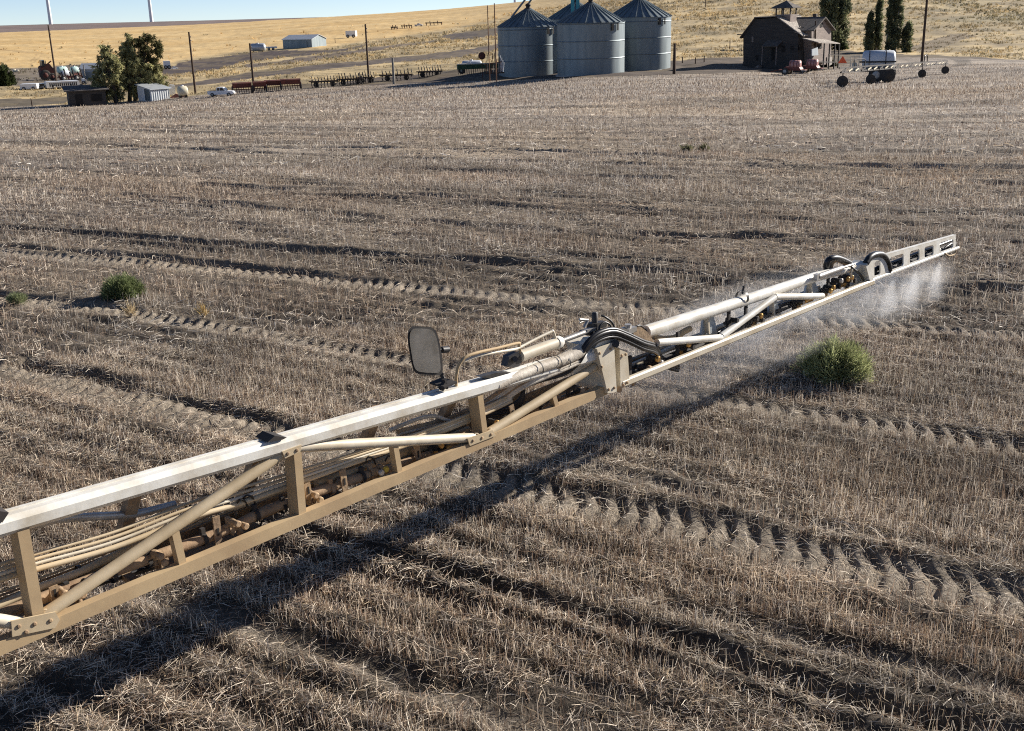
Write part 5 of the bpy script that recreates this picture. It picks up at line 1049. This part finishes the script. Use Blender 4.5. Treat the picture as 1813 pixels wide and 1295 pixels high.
# red machine and tanks in the left yard
P = hit(87, 143); L = Loc(P, 10); s = L.s; o = thing('red_combine', 'dark red harvesting machine standing in the left yard', 'combine', P)
m = MB(); L.prism(m, [(-11 * s, .6), (-11 * s, 2.4), (-8 * s, 2.6), (-3 * s, 2.9), (5 * s, 2.9), (9 * s, 2.2), (13 * s, 2.0), (13 * s, .7)], 0, 2.6); P_(o, m, 'body', 'dred')
m = MB(); L.prism(m, [(-8 * s, 2.5), (-7.8 * s, 3.6), (-3.4 * s, 3.6), (-3 * s, 2.5)], -.05, 2.2); P_(o, m, 'cab', 'glass')
m = MB(); m.tube([L.p(2 * s, 1, 2.8), L.p(9 * s, .5, 3.4)], .12, 6); P_(o, m, 'unloading_pipe', 'red'); m = MB(); m.tube([L.p(0, 1, 2.8), L.p(0, 1, 3.5)], .07, 6); P_(o, m, 'exhaust', 'iron')
for a in (-5 * s, 6 * s): wheel(o, L, a, -.1, .95 if a < 0 else .65, .5, 'wheel', 'dred')
for x, y, wp, hp, mt, lb in ((114, 133, 17, 12, 'mint', 'pale green tank wagon right of the red machine'), (136, 133, 13, 12, 'mint', 'pale green tank next to the grey barn'), (119, 138, 14, 10, 'tank', 'white tank in front of the pale green tank wagon')):
    o, L = lying_tank(x, y, wp, hp, lb, mt, 25, grp=None)
    m = MB(); L.box(m, (-wp * .5 * L.s, wp * .5 * L.s), (-.2, .3), (-.1, .25)); P_(o, m, 'skid', 'red')
    m = MB(); m.lathe(L.p(wp * .5 * L.s - .05, hp * .5 * L.s, hp * .5 * L.s + .25), L.e, [(0, hp * .42 * L.s), (.1, hp * .3 * L.s)], 12); P_(o, m, 'end_cap', 'tank')
P = hit(128, 143.5); L = Loc(P, 12); s = L.s; o = thing('red_implement', 'low dark red implement in front of the tanks in the yard', 'farm implement', P)
m = MB(); m.bar(L.p(-22 * s, 0, .7), L.p(17 * s, 0, .8), Z, L.f, .25, .5); P_(o, m, 'frame', 'dred')
for k in range(9): m = MB(); a = (-21 + 4.6 * k) * s; m.tube([L.p(a, 0, 1.0 + .6 * (k % 3)), L.p(a + .3, -.2, -.05)], .13, 5); P_(o, m, 'shank', 'red' if k % 3 == 0 else 'iron')
for k in range(2): wheel(o, L, (-14 + 22 * k) * s, -.2, .5, .3)
for x, y, wp, lb in ((9, 127, 7, 'pale bale in the weeds beyond the left bush'), (16, 128, 6, 'pale bale right of the left bush top'), (26, 129, 6, 'pale bale in the yard border, second from the bush'), (32, 129, 5, 'pale bale farthest right in the yard border')):
    P = hit(x, y); L = Loc(P); m = MB(); r = wp * L.s * .5; m.lathe(L.p(-r, 0, r), L.e, [(0, r * .8), (.1, r), (2 * r - .1, r), (2 * r, r * .8)], 14); tag(m.build('old_bale', M['cream'], None, P), lb, 'bale', 'pale bales at the yard border')
# ------------------------------------------------------------------ trees and bushes
def leaf_mesh(name, pos, dirs, length, width, col, parent):
    o = blades(name, pos - ORG[parent], dirs, length, width, col, M['leaf'], bend=.15); o.parent = parent; ORG[o] = ORG[parent]; return o
def tint(n, a, b, k=1.0):
    t = RNG.uniform(size=(n, 1)) ** k; return (np.array(a)[None] * (1 - t) + np.array(b)[None] * t) * RNG.uniform(.75, 1.25, (n, 1))
def elm(x, y, label, crown, nclump, nleaf, lean=0.0, pal=((.11, .115, .055), (.54, .51, .25))):
    """crown: list of (photo x, photo y, radius in photo px, offset in depth m)"""
    P = hit(x, y); L = Loc(P); s = L.s; o = thing('feathery_tree', label, 'tree', P, 'feathery trees by the metal shed')
    def w(px, py, db): return L.p((px - x) * s, db, topz(px, py, P) - P[2])
    top = w(crown[0][0], crown[0][1], 0); m = MB(); m.tube(bez([P - Z * .3, P + (top - P) * .35 + L.e * .15, P + (top - P) * .62, P + (top - P) * .9], 5), .30, 9, True, .08); P_(o, m, 'trunk', 'bark')
    cs, rs = [], []
    for px, py, pr, db in crown:
        c = w(px, py, db); b = P + (top - P) * RNG.uniform(.22, .5); mid = (b + c) / 2 + Z * .5
        m = MB(); m.tube(bez([b, mid, c], 5), .12, 6, True, .03); P_(o, m, 'limb', 'bark')
        for k in range(nclump):
            v = RNG.normal(size=3); v /= np.linalg.norm(v); q = c + v * np.array([1, 1.1, .95]) * pr * s * RNG.uniform(.2, 1.45)
            cs.append(q); rs.append(pr * s * RNG.uniform(.10, .26))
    cs = np.array(cs); rs = np.array(rs); k = RNG.integers(0, len(cs), nleaf); v = RNG.normal(size=(nleaf, 3)); v /= np.linalg.norm(v, axis=1, keepdims=True)
    pos = cs[k] + v * (rs[k] * RNG.uniform(0, 1, nleaf) ** .5)[:, None] * np.array([1.0, 1.0, 1.15])
    d = RNG.normal(0, .55, (nleaf, 3)); d[:, 2] -= .75; d[:, :2] += L.e[:2] * .35; d /= np.linalg.norm(d, axis=1, keepdims=True)
    cc = tint(len(cs), *pal)[k] * RNG.uniform(.7, 1.3, (nleaf, 1))
    leaf_mesh('crown', pos, d, RNG.uniform(.25, .6, nleaf), RNG.uniform(.05, .11, nleaf), cc, o); return o
elm(206, 183, 'left feathery tree, dark trunk beside the low dark shed', [(197, 84, 9, 0), (190, 112, 13, .5), (212, 108, 12, -.5), (187, 140, 11, 0), (205, 138, 13, -.6), (180, 158, 10, .3), (196, 160, 12, .3), (184, 124, 9, 1), (200, 98, 9, .6), (198, 124, 11, .8), (212, 150, 12, .2), (190, 170, 9, -.5), (208, 168, 10, .7), (214, 128, 12, .4), (211, 112, 11, 0), (216, 145, 11, .6), (176, 145, 9, 0)], 26, 12500)
elm(229, 180, 'middle feathery tree, densest of the group behind the metal shed', [(240, 70, 10, 0), (229, 95, 11, .4), (243, 98, 12, -.4), (222, 122, 13, .2), (240, 125, 14, -.8), (262, 138, 14, .4), (275, 128, 13, 0), (258, 117, 12, .2), (232, 150, 14, .6), (250, 150, 12, 0), (236, 82, 9, .3), (234, 110, 11, .8), (252, 108, 11, 0), (248, 135, 13, .5), (268, 150, 10, .2), (283, 142, 10, .4), (222, 140, 12, -.5), (240, 162, 10, .5)], 26, 17000)
elm(238, 179, 'right feathery tree with thin sparse branches leaning right', [(276, 64, 8, 0), (285, 76, 8, .4), (268, 84, 8, -.4), (257, 78, 8, .3), (286, 92, 7, 0), (272, 104, 9, .3), (284, 122, 9, 0), (264, 96, 9, .2), (278, 110, 9, 0), (262, 70, 7, 0), (290, 82, 6, .1)], 20, 4200, pal=((.05, .05, .02), (.16, .15, .06)))
def poplar(x, y, ytop, wpx, label, n, bare=False, trunkmat='pbark'):
    n = int(n * 1.5)
    P = hit(x, y); L = Loc(P); s = L.s; h = topz(x, ytop, P) - P[2]; r = wpx * s / 2; o = thing('poplar_tree', label, 'tree', P, 'poplars behind the wooden house')
    for k in range(2 if not bare else 3):
        e = L.e * (k - .5) * r * .5; m = MB(); m.tube([P - Z * .2 + e * .4, P + e + Z * h * .5 + L.f * .2 * k, P + e * .9 + Z * h * (1.02 if bare else .9)], .2, 7, True, .04); P_(o, m, 'trunk', trunkmat)
    nc = 60; t = RNG.uniform(.02, 1, nc) ** .9; prof = np.sin(np.pi * np.clip(t * .86 + .12, 0, 1)) ** .55; a = RNG.uniform(0, 6.28, nc); rr = r * prof * RNG.uniform(.25, .85, nc)
    cs = P[None] + (np.cos(a) * rr)[:, None] * L.e[None] + (np.sin(a) * rr)[:, None] * L.f[None] + (t * h * .97)[:, None] * Z[None]; rs = r * RNG.uniform(.28, .5, nc)
    k = RNG.integers(0, nc, n); v = RNG.normal(size=(n, 3)); v /= np.linalg.norm(v, axis=1, keepdims=True); pos = cs[k] + v * (rs[k] * RNG.uniform(0, 1, n) ** .45)[:, None] * np.array([1, 1, 2.0])
    pos[:, 2] = np.maximum(pos[:, 2], P[2] + .1)
    d = RNG.normal(0, .5, (n, 3)); d[:, 2] += .6; d /= np.linalg.norm(d, axis=1, keepdims=True)
    leaf_mesh('crown', pos, d, RNG.uniform(.25, .55, n), RNG.uniform(.10, .22, n), tint(nc, (.05, .062, .036), (.25, .265, .14))[k] * RNG.uniform(.7, 1.3, (n, 1)), o)
poplar(1462, 88, -40, 34, 'left half of the big dark poplar pair behind the wooden house', 5000)
poplar(1485, 88, -35, 36, 'broad dark poplar just right of the wooden house gable', 5600)
poplar(1538, 93, 24, 17, 'short poplar at the left end of the poplar row', 2600); poplar(1552, 93, -4, 15, 'slim tall poplar second in the row', 2900)
poplar(1570, 95, -30, 13, 'half bare poplar with pale trunks in the middle of the row', 1300, True); poplar(1583, 95, -26, 20, 'tallest poplar in the row, left of the shortest one', 4200); poplar(1604, 95, 44, 19, 'shortest round-topped poplar at the right end of the row', 2600)
def bush(P, w, h, n, label, pal, name='green_bush', cat='bush', bl=.06, bw=.004, up=.35):
    o = thing(name, label, cat, P); ph = RNG.uniform(0, 6.283, n); ct = RNG.uniform(.03, 1, n); st = np.sqrt(1 - ct * ct)
    d0 = np.stack([st * np.cos(ph), st * np.sin(ph), ct], 1); f = RNG.uniform(.15, 1, n) ** .55 * (1 + .12 * np.sin(ph * 5) + .08 * np.cos(ph * 9))
    pos = np.asarray(P)[None] + d0 * np.array([w / 2, w / 2, h]) * f[:, None] + np.array([0, 0, .02]); d = d0 + RNG.normal(0, .5, (n, 3)); d[:, 2] += up; d /= np.linalg.norm(d, axis=1, keepdims=True)
    cl = fbm(d0[:, 0] * 3 + 9, d0[:, 1] * 3 + d0[:, 2] * 2, int(n) % 97, 2)[:, None]
    leaf_mesh('foliage', pos, d, bl * RNG.uniform(.6, 1.5, n), bw * RNG.uniform(.7, 1.4, n), tint(n, *pal) * (.55 + .9 * cl), o)
    for k in range(14):
        a = RNG.uniform(0, 6.28); q = np.asarray(P) + np.array([math.cos(a) * w * .4, math.sin(a) * w * .4, h * RNG.uniform(.4, .8)]); m = MB(); m.tube([np.asarray(P) - Z * .02, (np.asarray(P) + q) / 2 + Z * h * .06, q], bw * .9, 5, True, bw * .4); P_(o, m, 'stem', 'pbark')
    return o
KP = ((.17, .20, .085), (.47, .48, .24))
def on_field(x, y): p = hit(x, y); p[2] = float(ground_z(p[0], p[1])[0]); return p
p = on_field(1479, 671); s = mpp(p); bush(p, 116 * s, 57 * s, 10000, 'light green round weed bush just beyond the spray mist', KP, 'weed_bush', 'bush', .06, .0065)
p = on_field(219, 531); s = mpp(p); bush(p, 68 * s, 31 * s, 6500, 'dark green round weed bush left of the tyre tracks', ((.085, .115, .045), (.24, .27, .12)), 'weed_bush', 'bush', .06, .006)
p = on_field(31, 540); s = mpp(p); bush(p, 30 * s, 11 * s, 900, 'small grey green weed at the left edge near the tyre track', ((.14, .17, .08), (.28, .3, .16)), 'small_weed', 'weed', .06, .006)
p = on_field(232, 563); s = mpp(p); bush(p, 16 * s, 17 * s, 110, 'dry yellow weed below the dark green bush', ((.42, .32, .18), (.55, .44, .27)), 'dry_weed', 'weed', .09, .007, .8)
p = on_field(362, 568); s = mpp(p); bush(p, 12 * s, 15 * s, 90, 'tiny dry yellow weed right of the dark green bush', ((.42, .29, .12), (.55, .4, .18)), 'dry_weed', 'weed', .08, .006, .8)
p = on_field(1246, 268); s = mpp(p); bush(p, 14 * s, 9 * s, 300, 'small grey weed far out in the middle of the field', ((.10, .10, .06), (.2, .19, .1)), 'small_weed', 'weed', .12, .02)
p = on_field(1216, 272); s = mpp(p); bush(p, 20 * s, 6 * s, 300, 'flat grey weed left of the small far weed', ((.10, .10, .06), (.2, .19, .1)), 'small_weed', 'weed', .12, .02)
p = hit(7, 153); s = mpp(p); bush(p, 36 * s, 34 * s, 5000, 'dark green round bush at the left edge of the yard', ((.02, .03, .012), (.07, .085, .03)), 'yard_bush', 'bush', .4, .14)
p = hit(1460, 119); s = mpp(p); bush(p, 14 * s, 7 * s, 500, 'low dark bush below the porch of the wooden house', ((.02, .02, .012), (.06, .06, .03)), 'yard_bush', 'bush', .3, .1)
p = hit(1473, 118); s = mpp(p); bush(p, 12 * s, 7 * s, 500, 'low dark bush at the right corner of the wooden house', ((.02, .02, .012), (.06, .06, .03)), 'yard_bush', 'bush', .3, .1)
p = hit(1491, 88.5); s = mpp(p); bush(p, 18 * s, 9 * s, 700, 'low green scrub at the foot of the broad poplar', ((.03, .045, .018), (.10, .12, .05)), 'yard_bush', 'bush', .35, .12)

# ------------------------------------------------------------------ spray under the tip of the boom
def vol_mat(name, dens, noise_scale=None, falloff=True, aniso=.45):
    m = bpy.data.materials.new(name); m.use_nodes = True; t = m.node_tree; t.nodes.remove(t.nodes['Principled BSDF']); pv = N(t, 'ShaderNodeVolumePrincipled'); pv.inputs['Color'].default_value = (.95, .96, .97, 1); pv.inputs['Anisotropy'].default_value = aniso
    t.links.new(pv.outputs[0], t.nodes['Material Output'].inputs['Volume'])
    if not falloff: pv.inputs['Density'].default_value = dens; return m
    tc = N(t, 'ShaderNodeTexCoord'); ln = N(t, 'ShaderNodeVectorMath', operation='LENGTH'); t.links.new(tc.outputs['Object'], ln.inputs[0])
    mr = N(t, 'ShaderNodeMapRange'); mr.inputs['From Min'].default_value = 1.0; mr.inputs['From Max'].default_value = .25; t.links.new(ln.outputs['Value'], mr.inputs['Value'])
    mp = N(t, 'ShaderNodeMapping'); mp.inputs['Scale'].default_value = (noise_scale[0], noise_scale[1], noise_scale[2]); t.links.new(tc.outputs['Object'], mp.inputs[0])
    nz = N(t, 'ShaderNodeTexNoise'); nz.inputs['Scale'].default_value = 1; nz.inputs['Detail'].default_value = 4; t.links.new(mp.outputs[0], nz.inputs['Vector'])
    m2 = N(t, 'ShaderNodeMapRange'); m2.inputs['From Min'].default_value = .38; m2.inputs['From Max'].default_value = .68; t.links.new(nz.outputs['Fac'], m2.inputs['Value'])
    a = N(t, 'ShaderNodeMath', operation='MULTIPLY'); t.links.new(mr.outputs[0], a.inputs[0]); t.links.new(m2.outputs[0], a.inputs[1]); b = N(t, 'ShaderNodeMath', operation='MULTIPLY'); t.links.new(a.outputs[0], b.inputs[0]); b.inputs[1].default_value = dens
    t.links.new(b.outputs[0], pv.inputs['Density']); return m
def mist(c, rad, dens, ns):
    m = MB(); n = 12; prof = [(-math.cos(math.pi * k / n), max(.001, math.sin(math.pi * k / n))) for k in range(n + 1)]; m.lathe((0, 0, 0), (0, 0, 1), prof, 20, False)
    o = m.build('spray_mist', vol_mat('mist', dens, ns)); o.location = tuple(c); o.scale = rad; o.rotation_euler = (0, 0, math.atan2(BD[1], BD[0])); return tag(o, 'white spray mist drifting below the outer boom', 'spray mist', kind='stuff')
c = bp(1455, 562, .1); mist(c - BD * .5 + BN * .35, (3.3, .65, .45), 1.0, (6, 2.4, 2.2))
c = bp(1590, 492, .1); mist(c - Z * .12, (1.4, .4, .38), 1.1, (5, 2, 1.6))
fanm = vol_mat('spray_fan', 1.0, falloff=False)
t = fanm.node_tree; pv = [n for n in t.nodes if n.type == 'PRINCIPLED_VOLUME'][0]; tc = N(t, 'ShaderNodeTexCoord'); sx = N(t, 'ShaderNodeSeparateXYZ'); t.links.new(tc.outputs['Object'], sx.inputs[0])
mr = N(t, 'ShaderNodeMapRange'); mr.inputs['From Min'].default_value = -.52; mr.inputs['From Max'].default_value = 0; mr.inputs['To Min'].default_value = .15; mr.inputs['To Max'].default_value = 4.0; t.links.new(sx.outputs['Z'], mr.inputs['Value']); t.links.new(mr.outputs[0], pv.inputs['Density'])
for x in (1582, 1622, 1664):
    a = bp(x, TB(x) + 1, .06); hgt = .52 if x > 1600 else .42; m = MB(); dn = -Z * hgt - BD * .10
    vs = [a + BD * .012 * i + BN * .01 * j for i, j in ((-1, -1), (1, -1), (1, 1), (-1, 1))] + [a + dn + BD * .24 * i + BN * .05 * j for i, j in ((-1, -1), (1, -1), (1, 1), (-1, 1))]
    m.add(vs, [(0, 1, 2, 3), (7, 6, 5, 4), (4, 5, 1, 0), (5, 6, 2, 1), (6, 7, 3, 2), (7, 4, 0, 3)]); tag(m.build('spray_fan', fanm, None, a), 'white fan of spray leaving a nozzle near the boom tip', 'spray fan', kind='stuff')
